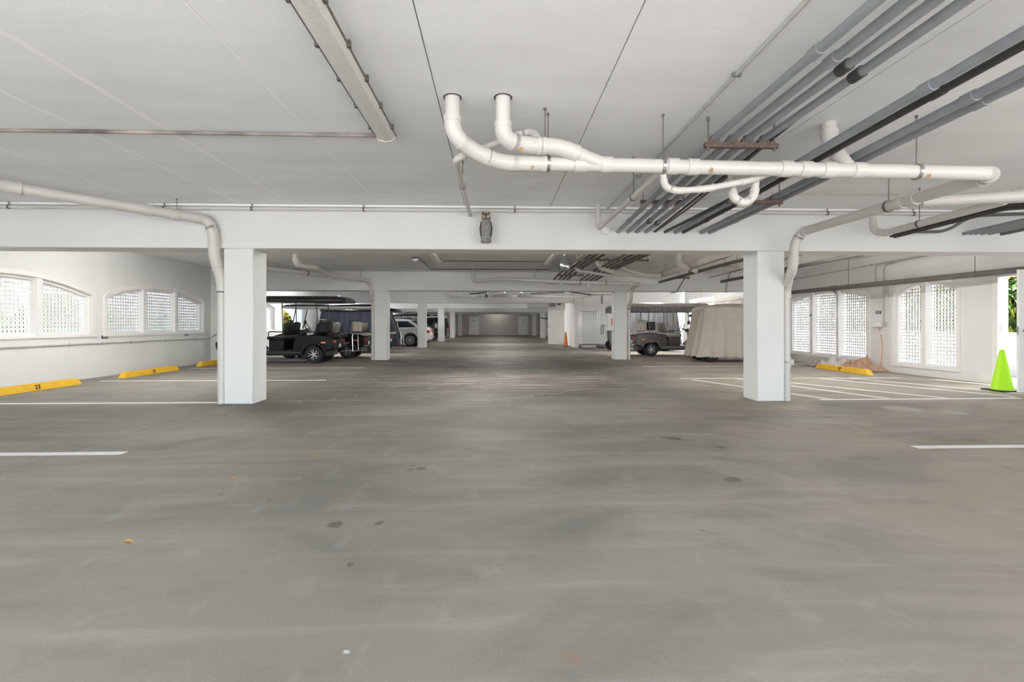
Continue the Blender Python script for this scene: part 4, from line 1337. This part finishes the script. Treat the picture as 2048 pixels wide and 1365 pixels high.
# ------------------------------------------------------------------ golf cart
def golf_cart(label, loc, rz, body, seat, roof, rim_edge=None, wb=1.7, rows=1, rear_seat=True, top=1.86, valance=None, R=0.25, style='five', group=None, windshield=True, bag=False, frame=None, rt=0.15):
    t = thing('golf_cart', label, 'golf cart', loc, rz, group)
    frame = frame or M_BLACK
    arc_arch.zc = R
    for x in (0.0, wb):
        for s in (-1, 1):
            wheel(t, x, s * 0.48, s, R, 0.21, R * 0.66, style)
    MB().box((-0.42, -0.34, 0.22), (wb + 0.40, 0.34, 0.36)).build('chassis', M_BLACK, t, local=True)
    for s in (-1, 1):
        MB().box((0.36, s * 0.50 - 0.09, 0.27), (wb - 0.34, s * 0.50 + 0.09, 0.37)).build('side_sill', frame, t, local=True, bevel=0.02)
    MB().box((0.36, -0.50, 0.35), (wb - 0.2, 0.50, 0.385)).build('floor_mat', M_BLACK, t, local=True)
    # rear body with wheel arch
    ar = arc_arch(0.0, R + 0.085, 0.34)
    prof = [(-0.56, 0.42), (-0.58, 0.74), (-0.45, 0.82), (0.05, 0.86), (0.50, 0.80), (0.60, 0.62), (0.62, 0.34)] + ar
    MB().prism(prof, -0.57, 0.57).build('rear_body', body, t, local=True, bevel=0.035, seg=3)
    for s in (-1, 1):
        MB().tube([(p[0], s * 0.575, p[1]) for p in ar], 0.024, 8).build('fender_trim', frame, t, local=True, smooth=True)
        MB().box((-0.60, s * 0.44 - 0.09, 0.60), (-0.565, s * 0.44 + 0.09, 0.70)).build('tail_light', M_RED, t, local=True, bevel=0.01)
        MB().box((-0.36, s * 0.572 - 0.006, 0.60), (-0.22, s * 0.572 + 0.006, 0.645)).build('marker_light', M_ORANGE, t, local=True)
    # front cowl
    af = arc_arch(wb, R + 0.085, 0.34)
    prof = [(wb + 0.64, 0.40), (wb + 0.68, 0.60), (wb + 0.50, 0.78), (wb + 0.08, 0.90), (wb - 0.10, 0.99), (wb - 0.20, 0.98), (wb - 0.20, 0.60), (wb - 0.40, 0.42), (wb - 0.38, 0.34)]
    prof = [(wb + 0.36, 0.34)] + prof
    MB().prism(prof + af[::-1], -0.55, 0.55).build('front_cowl', body, t, local=True, bevel=0.035, seg=3)
    for s in (-1, 1):
        MB().box((wb + 0.58, s * 0.36 - 0.10, 0.62), (wb + 0.655, s * 0.36 + 0.10, 0.70)).build('head_light', M_CHROME, t, local=True, bevel=0.02)
    MB().box((wb - 0.30, -0.50, 0.86), (wb - 0.14, 0.50, 1.0)).build('dashboard', M_BLACK, t, local=True, bevel=0.03)
    ring = [(wb - 0.52 + 0.07 * math.cos(a), 0.25 + 0.17 * math.sin(a), 1.02 + 0.155 * math.cos(a)) for a in [2 * PI * k / 24 for k in range(24)]]
    sw = MB().tube(ring, 0.016, 8, closed=True).tube([(wb - 0.52, 0.25, 1.02), (wb - 0.25, 0.25, 0.88)], 0.02, 8).tube([(wb - 0.52, 0.10, 1.02), (wb - 0.52, 0.40, 1.02)], 0.012, 6)
    sw.build('steering_wheel', M_BLACK, t, local=True, smooth=True)
    # seats
    xs = [wb - 1.08] + ([wb - 1.08 - 0.95] if rows > 1 else [])
    for xx in xs:
        xx = max(xx, 0.12)
        MB().box((xx - 0.22, -0.50, 0.38), (xx + 0.22, 0.50, 0.70)).build('seat_box', body, t, local=True, bevel=0.02)
        MB().box((xx - 0.26, -0.52, 0.70), (xx + 0.28, 0.52, 0.80)).build('seat_cushion', seat, t, local=True, bevel=0.045, seg=3)
        for s in (-1, 1):
            lp = [rrect(-0.02, 0.02, 0, 1, 0.01, 0)]
            mb = MB()
            n = 16
            loops = []
            for q, sc in ((-0.06, 0.80), (-0.04, 0.96), (0.0, 1.0), (0.04, 0.96), (0.06, 0.80)):
                loop = []
                for k in range(n):
                    a = 2 * PI * k / n
                    ca, sa = math.cos(a), math.sin(a)
                    ca = math.copysign(abs(ca) ** 0.55, ca)
                    sa = math.copysign(abs(sa) ** 0.55, sa)
                    yy = s * 0.26 + 0.245 * ca * sc
                    zz = 1.04 + 0.20 * sa * sc
                    loop.append((xx - 0.27 + q - (zz - 1.04) * 0.22, yy, zz))
                loops.append(loop)
            mb.loft(loops).build('backrest', seat, t, local=True, smooth=True)
        for s in (-1, 1):
            pts = fillet([(xx + 0.22, s * 0.53, 0.74), (xx + 0.20, s * 0.54, 0.95), (xx - 0.22, s * 0.54, 0.93)], 0.06)
            MB().tube(pts, 0.016, 8).build('arm_rest', M_BLACK, t, local=True, smooth=True)
    if rear_seat:
        MB().box((-0.72, -0.50, 0.76), (-0.26, 0.50, 0.85)).build('rear_cushion', seat, t, local=True, bevel=0.04, seg=3)
        for s in (-1, 1):
            MB().box((-0.24, s * 0.25 - 0.235, 0.90), (-0.13, s * 0.25 + 0.235, 1.26)).build('rear_backrest', seat, t, local=True, bevel=0.045, seg=3)
        MB().box((-1.12, -0.46, 0.32), (-0.70, 0.46, 0.35)).build('foot_plate', M_BLACK, t, local=True, bevel=0.01)
        for s in (-1, 1):
            MB().tube([(-1.0, s * 0.42, 0.35), (-0.74, s * 0.42, 0.78), (-0.56, s * 0.42, 0.78)], 0.018, 8).build('foot_plate_strut', frame, t, local=True, smooth=True)
        pts = fillet([(-1.08, -0.30, 0.35), (-1.06, -0.30, 0.86), (-1.06, 0.30, 0.86), (-1.08, 0.30, 0.35)], 0.08)
        MB().tube(pts, 0.015, 8).build('grab_rail', M_CHROME, t, local=True, smooth=True)
        MB().box((-0.605, -0.09, 0.46), (-0.592, 0.09, 0.57)).build('number_plate', M_TRIM, t, local=True)
    # roof
    x0, x1 = (-0.95 if rear_seat else -0.5), wb + 0.28
    lv = ((0.03, 0.0), (0.0, 0.015), (0.0, 0.045), (0.03, 0.07), (0.12, 0.10), (0.30, 0.118), (0.50, 0.122))
    loops = [rrect(x0 + i, x1 - i, -0.60 + min(i, 0.55), 0.60 - min(i, 0.55), max(0.16 - i * 0.25, 0.02), top - rt + q * rt / 0.122) for i, q in lv]
    MB().loft(loops).build('roof', roof, t, local=True, smooth=True)
    if rim_edge:
        MB().loft([rrect(x0 - 0.012, x1 + 0.012, -0.612, 0.612, 0.17, top - rt - 0.01), rrect(x0 - 0.012, x1 + 0.012, -0.612, 0.612, 0.17, top - rt + 0.055)], True, True).build('roof_edge', rim_edge, t, local=True)
    if valance:
        lp = []
        for q, z in enumerate((top - rt + 0.01, top - rt - 0.06, top - rt - 0.15)):
            l = rrect(x0 + 0.02, x1 - 0.02, -0.60, 0.60, 0.08, z, 10)
            lp.append([(p[0], p[1] * (1 + 0.02 * q + 0.012 * math.sin(p[0] * 23 + q)), p[2] + 0.012 * math.sin(p[0] * 17)) for p in l])
        MB().loft(lp, False, False).build('rolled_curtain', valance, t, local=True, smooth=True)
    for s in (-1, 1):
        MB().tube(fillet([(wb - 0.05, s * 0.50, 0.92), (wb - 0.22, s * 0.51, top - rt + 0.01)], 0.05), 0.017, 8).build('roof_post', frame, t, local=True, smooth=True)
        MB().tube(fillet([(-0.02, s * 0.50, 0.80), (-0.10, s * 0.52, 1.3), (-0.06, s * 0.51, top - rt + 0.01)], 0.2), 0.017, 8).build('roof_post', frame, t, local=True, smooth=True)
        if rows > 1 or rear_seat:
            xm = wb * 0.42
            MB().tube([(xm, s * 0.51, 0.80), (xm + 0.02, s * 0.51, top - rt + 0.01)], 0.015, 8).build('roof_post', frame, t, local=True, smooth=True)
    MB().tube([(-0.12, -0.51, 1.30), (-0.12, 0.51, 1.30)], 0.014, 8).build('cross_bar', frame, t, local=True)
    if windshield:
        MB().bar((wb - 0.06, 0, 0.96), (wb - 0.20, 0, top - rt - 0.01), 0.98, 0.008, up=(0.99, 0, 0.1)).build('windshield', M_GLASS, t, local=True)
    for s in (-1, 1):
        MB().bar((wb - 0.12, s * 0.60, 1.16), (wb - 0.10, s * 0.60, 1.30), 0.10, 0.03, up=(0, 1, 0)).build('side_mirror', M_BLACK, t, local=True, bevel=0.01)
    if bag:
        MB().box((-0.05, -0.36, 0.95), (0.22, 0.36, 1.26)).build('cargo_box', M_BLACK, t, local=True, bevel=0.03)
    return t
M_GLOSSBLACK = mat('gloss_black_paint', (0.010, 0.010, 0.013), 0.22, spec=0.22)
M_SEATB = mat('black_vinyl', (0.018, 0.02, 0.018), 0.5, spec=0.25)
M_SEATT = mat('tan_vinyl', (0.42, 0.38, 0.32), 0.5)
M_GREYB = mat('graphite_paint', (0.13, 0.115, 0.115), 0.22, 0.4)
M_ROOFG = mat('taupe_roof', (0.40, 0.36, 0.33), 0.45)
M_CANVAS = mat('grey_striped_canvas', (0.22, 0.215, 0.21), 0.8, 0, 0.5, 18, stretch=(1, 1, 0.15))
cA = golf_cart('black lifted golf cart nearest the left column, black roof', (-5.40, 15.32, 0), PI, M_GLOSSBLACK, M_SEATB, mat('brown_black_roof', (0.03, 0.026, 0.024), 0.25), wb=2.2, rows=2, top=2.03, R=0.26, rt=0.21)
cB = golf_cart('black golf cart with tan seats and white roof rim, second on the left', (-5.06, 17.45, 0), PI, M_GLOSSBLACK, M_SEATT, M_GLOSSBLACK, rim_edge=M_TRIM, wb=1.95, rows=1, top=1.87)
cC = golf_cart('dark golf cart with tan rear bench, third on the left', (-4.95, 20.6, 0), PI, M_GLOSSBLACK, M_SEATT, M_GLOSSBLACK, wb=1.9, rows=1, top=1.84)
cR = golf_cart('graphite golf cart with taupe roof and rolled curtains at right', (5.68, 18.22, 0), 0.0, M_GREYB, M_SEATT, M_ROOFG, wb=1.95, rows=1, top=1.97, rt=0.19, valance=M_CANVAS, bag=True, windshield=True, frame=mat('grey_trim_plastic', (0.20, 0.20, 0.20), 0.4))
cF = dup(cC, (-5.0, 31.2, 0), PI, 'dark golf cart seen behind the white sedan')
cH = dup(cB, (-4.6, 36.6, 0), PI, 'dark golf cart with white roof rim behind the fourth left column')
cG = dup(cC, (-5.2, 29.3, 0), PI, 'dark golf cart beside the third left column, beyond the sedan')

# ------------------------------------------------------------------ covered carts
def covered(label, loc, rz, L, m, top=1.80, wid=1.24, flare=0.22, seed=1.0, hem=0.16, tagged=False, rear_flare=0.35):
    t = thing('covered_cart', label, 'covered cart', loc, rz)
    for x in (0.30, L - 0.62):
        for s in (-1, 1):
            wheel(t, x, s * 0.46, s, 0.235, 0.2, 0.15)
    n = 260
    base = rrect(0, L, -wid / 2, wid / 2, 0.16, 0, 1)
    # walk evenly round a rounded rectangle
    dense = rrect(0.10, L - 0.10, -wid / 2 + 0.03, wid / 2 - 0.03, 0.14, 0, 8)
    pts = [Vector(p) for p in dense]
    per = [0]
    for i in range(len(pts)):
        per.append(per[-1] + (pts[(i + 1) % len(pts)] - pts[i]).length)
    ring = []
    for k in range(n):
        s = per[-1] * k / n
        i = max(j for j in range(len(pts)) if per[j] <= s)
        f = (s - per[i]) / max(per[i + 1] - per[i], 1e-6)
        ring.append((pts[i].lerp(pts[(i + 1) % len(pts)], f), s))
    loops = []
    zs = [hem, 0.35, 0.60, 0.85, 1.10, 1.35, top - 0.22, top - 0.14, top - 0.10, top - 0.04, top, top + 0.035, top + 0.05]
    cx = L / 2
    for li, z in enumerate(zs):
        h = (z - hem) / (top - hem)
        lp = []
        for p, s in ring:
            nx, ny = p.x - cx, p.y
            q = Vector((p.x, p.y, 0))
            if z < top - 0.12:
                k = 1 - min(1, (z - hem) / (top - 0.22 - hem))
                fold = (1.3 - 2.4 * abs(math.sin(s * 6.5 + seed + 0.9 * math.sin(s * 1.7))) + 0.7 * math.sin(s * 23 + 2 * seed)) * 0.034 * (0.30 + 1.0 * k) + 0.05 * k * mnoise.noise(Vector((s * 2.2, z * 1.2, seed)))
                d = Vector((nx / (L / 2), ny / (wid / 2), 0))
                if abs(d.x) > abs(d.y):
                    d = Vector((math.copysign(1, d.x), d.y * 0.4, 0)).normalized()
                else:
                    d = Vector((d.x * 0.4, math.copysign(1, d.y), 0)).normalized()
                q += d * (0.02 + fold + 0.06 * k)
                if p.x < cx * 0.6:
                    q.x -= rear_flare * k * (1 - p.x / (cx * 0.6))
                if p.x > cx * 1.4:
                    q.x += flare * k * (p.x - cx * 1.4) / (cx * 0.6)
            elif z > top - 0.05:
                e = (z - (top - 0.04)) / 0.09
                f = 1 - 0.05 - 0.35 * max(0, e) ** 1.5
                q = Vector((cx + nx * f, ny * f, 0))
            else:
                q = Vector((cx + nx * 1.01, ny * 1.03, 0))
            zz = z + (0.014 * math.sin(s * 17 + seed) if li == 0 else 0) + (0.012 * mnoise.noise(Vector((q.x * 3, q.y * 3, seed))) if z > top - 0.1 else 0)
            lp.append((q.x, q.y, zz))
        loops.append(lp)
    MB().loft(loops, False, True).build('cover', m, t, local=True, smooth=True)
    if tagged:
        MB().box((-0.10, 0.05, 1.40), (-0.07, 0.22, 1.48)).build('vent_patch', M_SEATB, t, local=True)
    return t
M_BEIGE = mat('beige_cover', (0.56, 0.495, 0.435), 0.75, 0, 0.08, 5, 0.1, 30)
covered('beige fabric-covered cart on the right between column and grey cart', (6.36, 15.42, 0), 0.0, 2.6, M_BEIGE, top=1.75, seed=1.3, tagged=True, rear_flare=0.22)
covered('navy fabric-covered cart behind the second left column', (-4.85, 23.2, 0), PI, 3.2, mat('navy_cover', (0.008, 0.011, 0.028), 0.6, 0, 0.3, 3), top=1.98, seed=2.2, rear_flare=0.5)
covered('dark grey canvas-covered cart behind the graphite golf cart', (4.92, 21.6, 0), 0.0, 3.1, mat('charcoal_canvas', (0.14, 0.14, 0.142), 0.55, 0, 0.5, 6, stretch=(1, 1, 0.2)), top=2.0, seed=0.4, rear_flare=-0.25)

# ------------------------------------------------------------------ cars
def car(label, name, loc, rz, paint, wb=2.72, ro=1.02, fo=0.85, belt=0.95, roofz=1.44, hood=0.92, deck=1.02, R=0.33, cab=(-0.75, 0.05, 1.35, 2.15), suv=False, wid=0.90):
    t = thing(name, label, 'car', loc, rz)
    arc_arch.zc = R
    for x in (0.0, wb):
        for s in (-1, 1):
            wheel(t, x, s * (wid - 0.13), s, R, 0.22, R * 0.70, 'multi')
    a0 = arc_arch(0.0, R + 0.055, 0.24)
    a1 = arc_arch(wb, R + 0.055, 0.24)
    prof = [(-ro + 0.12, 0.26), (-ro, 0.42), (-ro + 0.02, 0.66), (-ro + 0.10, deck - 0.06), (-ro + 0.22, deck), (cab[0], deck + 0.01), (cab[0] + 0.3, belt + 0.06), (cab[3], belt), (wb + fo * 0.5, hood - 0.12), (wb + fo - 0.06, 0.66), (wb + fo, 0.45), (wb + fo - 0.1, 0.24)]
    prof = prof + a1 + a0
    MB().prism(prof, -wid, wid).build('body', paint, t, local=True, bevel=0.07, seg=3, angle=25)
    zb = belt
    lo = [(cab[0], -wid + 0.06, zb + 0.04), (cab[3], -wid + 0.08, zb - 0.04), (cab[3], wid - 0.08, zb - 0.04), (cab[0], wid - 0.06, zb + 0.04)]
    hi = [(cab[1], -wid + 0.24, roofz - 0.06), (cab[2], -wid + 0.24, roofz - 0.03), (cab[2], wid - 0.24, roofz - 0.03), (cab[1], wid - 0.24, roofz - 0.06)]
    tp = [(cab[1] + 0.22, -wid + 0.34, roofz), (cab[2] - 0.22, -wid + 0.34, roofz), (cab[2] - 0.22, wid - 0.34, roofz), (cab[1] + 0.22, wid - 0.34, roofz)]
    MB().loft([lo, hi, tp]).build('cabin', paint, t, local=True, bevel=0.05, seg=3, angle=15)
    def lerp(p, q, f):
        return Vector(p) * (1 - f) + Vector(q) * f
    for s, (i, j) in ((-1, (0, 1)), (1, (3, 2))):
        b0, b1, h0, h1 = lo[i], lo[j], hi[i], hi[j]
        q = [lerp(lerp(b0, b1, 0.13), lerp(h0, h1, 0.13), 0.12), lerp(lerp(b0, b1, 0.80), lerp(h0, h1, 0.80), 0.12), lerp(lerp(b0, b1, 0.86), lerp(h0, h1, 0.90), 0.86), lerp(lerp(b0, b1, 0.20), lerp(h0, h1, 0.12), 0.86)]
        nrm = Vector((0, s, 0.35)).normalized() * 0.006
        mid0, mid1 = lerp(q[0], q[1], 0.50), lerp(q[3], q[2], 0.47)
        g = lerp(q[0], q[1], 0.53), lerp(q[3], q[2], 0.50)
        for quad in ([q[0], mid0, mid1, q[3]], [g[0], q[1], q[2], g[1]]):
            vs = [p + nrm for p in quad] + [p - nrm for p in quad]
            MB().add(vs, [(0, 1, 2, 3), (4, 5, 6, 7), (0, 1, 5, 4), (1, 2, 6, 5), (2, 3, 7, 6), (3, 0, 4, 7)]).build('side_window', M_DGLASS, t, local=True)
    for nm, (i, j) in (('rear_window', (0, 3)), ('windshield', (1, 2))):
        b0, b1, h0, h1 = lo[i], lo[j], hi[i], hi[j]
        q = [lerp(lerp(b0, b1, 0.07), lerp(h0, h1, 0.07), 0.10), lerp(lerp(b0, b1, 0.93), lerp(h0, h1, 0.93), 0.10), lerp(lerp(b0, b1, 0.93), lerp(h0, h1, 0.93), 0.92), lerp(lerp(b0, b1, 0.07), lerp(h0, h1, 0.07), 0.92)]
        nrm = Vector((-1 if i == 0 else 1, 0, 1)).normalized() * 0.008
        vs = [p + nrm for p in q] + [p - nrm for p in q]
        MB().add(vs, [(0, 1, 2, 3), (4, 5, 6, 7), (0, 1, 5, 4), (1, 2, 6, 5), (2, 3, 7, 6), (3, 0, 4, 7)]).build(nm, M_DGLASS if not suv else M_DGLASS, t, local=True)
    for s in (-1, 1):
        y0, y1 = sorted((s * (wid + 0.005), s * (wid - 0.30)))
        MB().box((-ro - 0.008 + 0.02, y0, 0.70), (-ro + 0.26, y1, 0.87)).build('tail_light', M_RED, t, local=True, bevel=0.03)
        MB().box((wb + fo - 0.30, y0, 0.62), (wb + fo - 0.03, y1, 0.74)).build('head_light', M_CHROME, t, local=True, bevel=0.03)
        MB().box((0.72, s * wid - 0.008, 0.80), (0.92, s * wid + 0.012, 0.825)).box((1.75, s * wid - 0.008, 0.80), (1.95, s * wid + 0.012, 0.825)).build('door_handles', paint, t, local=True)
        MB().box((1.80, s * (wid + 0.09) - 0.08, 0.96), (1.95, s * (wid + 0.09) + 0.08, 1.08)).build('side_mirror', paint, t, local=True, bevel=0.03)
    MB().box((-ro - 0.012, -0.26, 0.60), (-ro + 0.03, 0.26, 0.72)).build('number_plate', M_TRIM, t, local=True)
    MB().box((-ro + 0.05, -wid + 0.1, 0.2), (wb + fo - 0.1, wid - 0.1, 0.34)).build('underbody', M_BLACK, t, local=True)
    return t
car('white sedan parked nose-in behind the second left column', 'sedan', (-4.52, 27.0, 0), PI, mat('white_car_paint', (0.82, 0.81, 0.79), 0.15))
car('dark grey sport utility car far down the left side', 'suv', (-5.1, 44.9, 0), PI, mat('dark_car_paint', (0.06, 0.055, 0.052), 0.15), roofz=1.78, belt=1.08, hood=1.1, deck=1.12, R=0.37, cab=(-0.9, -0.7, 1.35, 2.1), suv=True)

# ------------------------------------------------------------------ luggage carts
def bell_cart(label, loc, w, d, h, m, rz=0.0):
    t = thing('luggage_cart', label, 'luggage cart', loc, rz)
    for sx in (-1, 1):
        for sy in (-1, 1):
            cx, cy = sx * (w / 2 - 0.05), sy * (d / 2 - 0.05)
            c = MB().lathe([(0.02, -0.018), (0.06, -0.02), (0.065, -0.01), (0.065, 0.01), (0.06, 0.02), (0.02, 0.018)], 18, axis='y').build('caster_wheel', M_DGREY, t, local=True, smooth=True)
            c.location = (cx, cy, 0.065)
            MB().box((cx - 0.03, cy - 0.03, 0.11), (cx + 0.03, cy + 0.03, 0.155)).box((cx - 0.012, cy - 0.03, 0.05), (cx + 0.012, cy - 0.022, 0.12)).box((cx - 0.012, cy + 0.022, 0.05), (cx + 0.012, cy + 0.03, 0.12)).build('caster_fork', M_ZINC, t, local=True)
    MB().box((-w / 2, -d / 2, 0.155), (w / 2, d / 2, 0.195)).build('deck', M_ROD, t, local=True, bevel=0.01)
    for sy in (-1, 1):
        y = sy * (d / 2 - 0.03)
        pts = fillet([(-w / 2 + 0.03, y, 0.19), (-w / 2 + 0.03, y, h), (w / 2 - 0.03, y, h), (w / 2 - 0.03, y, 0.19)], 0.06)
        MB().tube(pts, 0.016, 8).build('hoop', m, t, local=True, smooth=True)
    for sx in (-1, 1):
        x = sx * (w / 2 - 0.03)
        MB().tube([(x, -d / 2 + 0.03, h * 0.62), (x, d / 2 - 0.03, h * 0.62)], 0.012, 8).build('cross_rail', m, t, local=True)
        for sy in (-1, 1):
            MB().tube([(x, sy * (d / 2 - 0.03), 0.19), (x, sy * (d / 2 - 0.03), h * 0.63)], 0.024, 10).build('sleeve', M_TRIM, t, local=True)
    return t
bell_cart('tall chrome luggage cart against the store room wall', (4.64, 24.05, 0), 0.98, 0.56, 1.80, M_CHROME)
bell_cart('low black hand cart beside the tall luggage cart', (5.34, 23.55, 0), 0.40, 0.55, 1.12, M_BLACK)

# ------------------------------------------------------------------ strap on the steel door
o = MB().tube(fillet([(3.05, 28.3, 1.52), (2.88, 28.3, 1.50), (2.72, 28.3, 1.55), (2.62, 28.3, 1.54)], 0.06), 0.035, 8).build('door_strap', mat('green_strap', (0.02, 0.16, 0.14), 0.6), smooth=True)
tag(o, 'green strap hanging off the edge of the white steel door', 'strap')

# ------------------------------------------------------------------ planting outside
M_LG = mat('leaf_green', (0.025, 0.075, 0.014), 0.5)
M_LY = mat('leaf_yellow', (0.30, 0.28, 0.02), 0.5)
M_LL = mat('leaf_light', (0.08, 0.16, 0.022), 0.5)
M_LR = mat('leaf_red', (0.20, 0.05, 0.03), 0.5)
M_STEM = mat('bark', (0.16, 0.11, 0.07), 0.9)
def foliage_mesh(seed, n, ry, yellow):
    rnd = random.Random(seed)
    mb = MB()
    for _ in range(n):
        while True:
            v = Vector((rnd.uniform(-1, 1), rnd.uniform(-1, 1), rnd.uniform(-1, 1)))
            if 0.25 < v.length < 1:
                break
        v = v.normalized() * (0.55 + 0.45 * rnd.random() ** 0.5)
        p = Vector((v.x * 0.62, v.y * ry, v.z * 0.75 + 0.80))
        a = Vector((rnd.uniform(-1, 1), rnd.uniform(-1, 1), rnd.uniform(-0.4, 1))).normalized()
        b = a.cross(Vector((rnd.uniform(-1, 1), rnd.uniform(-1, 1), rnd.uniform(-1, 1)))).normalized()
        l, w = rnd.uniform(0.07, 0.13), rnd.uniform(0.032, 0.05)
        c = a.cross(b) * 0.012
        hy = max(0.0, v.z)
        r_ = rnd.random()
        mb.cur = 1 if r_ < yellow * (0.3 + hy) else (2 if r_ < 0.55 else (3 if r_ > 0.955 else 0))
        mb.add([p - a * l, p + b * w - c, p + a * l, p - b * w - c], [(0, 1, 2), (0, 2, 3)])
    return mb.mesh('foliage', [M_LG, M_LY, M_LL, M_LR])
FM = [foliage_mesh(1, 3600, 0.75, 0.55), foliage_mesh(2, 3600, 0.75, 0.22), foliage_mesh(3, 4200, 0.8, 0.04)]
def bush(label, x, y, s, k, z=-0.02, grp=None, sz=None):
    t = thing('bush', label, 'bush', (x, y, z), random.uniform(0, 6), grp)
    o = bpy.data.objects.new('foliage', FM[k])
    COL.objects.link(o)
    o.parent = t
    o.scale = (s, s, sz or s)
    mb = MB()
    for q in range(4):
        a = q * 1.7
        mb.tube([(0.05 * math.cos(a), 0.05 * math.sin(a), 0), (0.35 * s * math.cos(a), 0.35 * s * math.sin(a), 0.9 * (sz or s))], [0.03, 0.012], 6)
    mb.build('stems', M_STEM, t, local=True)
    return t
for i, y in enumerate((4.2, 6.2, 8.6, 10.2, 12.0, 13.9, 15.8, 17.8, 19.9, 22.2)):
    bush('yellow-green shrub behind the garden wall, %s from the viewer' % NTH[i], 13.15 + 0.2 * (i % 2), y, 1.35, (0, 1, 0, 0, 1, 0, 1, 1, 0, 1)[i], grp='shrubs behind the garden wall', sz=1.75)
for i, y in enumerate((4.0, 8.8, 13.6, 18.4, 23.2, 28.0)):
    bush('tall dark tree-like shrub at the back of the garden, %s from the viewer' % NTH[i], 17.6, y, 2.6, 2, grp='tall shrubs at the back of the garden', sz=2.3)
bush('bright yellow-green shrub outside the left opening behind the carts', -10.0, 22.6, 1.25, 0, sz=1.25)
bush('green shrub outside the left opening, behind the yellow one', -12.0, 25.2, 1.2, 1, sz=1.1)
for i, (y, s) in enumerate(((4.6, 1.3), (7.4, 1.1), (9.4, 1.2), (10.9, 1.0), (12.6, 1.25), (14.2, 1.1), (16.8, 1.0))):
    bush('dark green hedge shrub outside the left windows, %s from the viewer' % NTH[i], -10.9 - 0.25 * (i % 2), y, s, 2, grp='hedge outside the left windows', sz=s)

# ------------------------------------------------------------------ dry leaves blown onto the slab
M_DRY = mat('dry_leaf', (0.55, 0.28, 0.05), 0.7)
for i, (px, py) in enumerate(((633, 915), (467, 960), (256, 1087))):
    q = PZ(px, py, 0)
    vs, fs = [], []
    for k in range(7):
        u = k / 6
        w = 0.011 * math.sin(PI * min(max(u, 0.03), 0.97)) + 0.0008
        for s in (-1, 0, 1):
            vs.append((q.x + 0.05 * (u - 0.5), q.y + s * w, 0.003 + 0.006 * abs(s) + 0.008 * math.sin(PI * u)))
    for k in range(6):
        for s in range(2):
            n0 = 3 * k + s
            fs.append((n0, n0 + 1, n0 + 4, n0 + 3))
    o = MB().add(vs, fs).build('dry_leaf', M_DRY)
    so = o.modifiers.new('thick', 'SOLIDIFY')
    so.thickness = 0.001
    tag(o, 'small dry orange leaf on the floor, %s' % ('farthest from the viewer', 'the middle one on the left', 'nearest the viewer')[i], 'leaf', 'dry leaves on the floor')
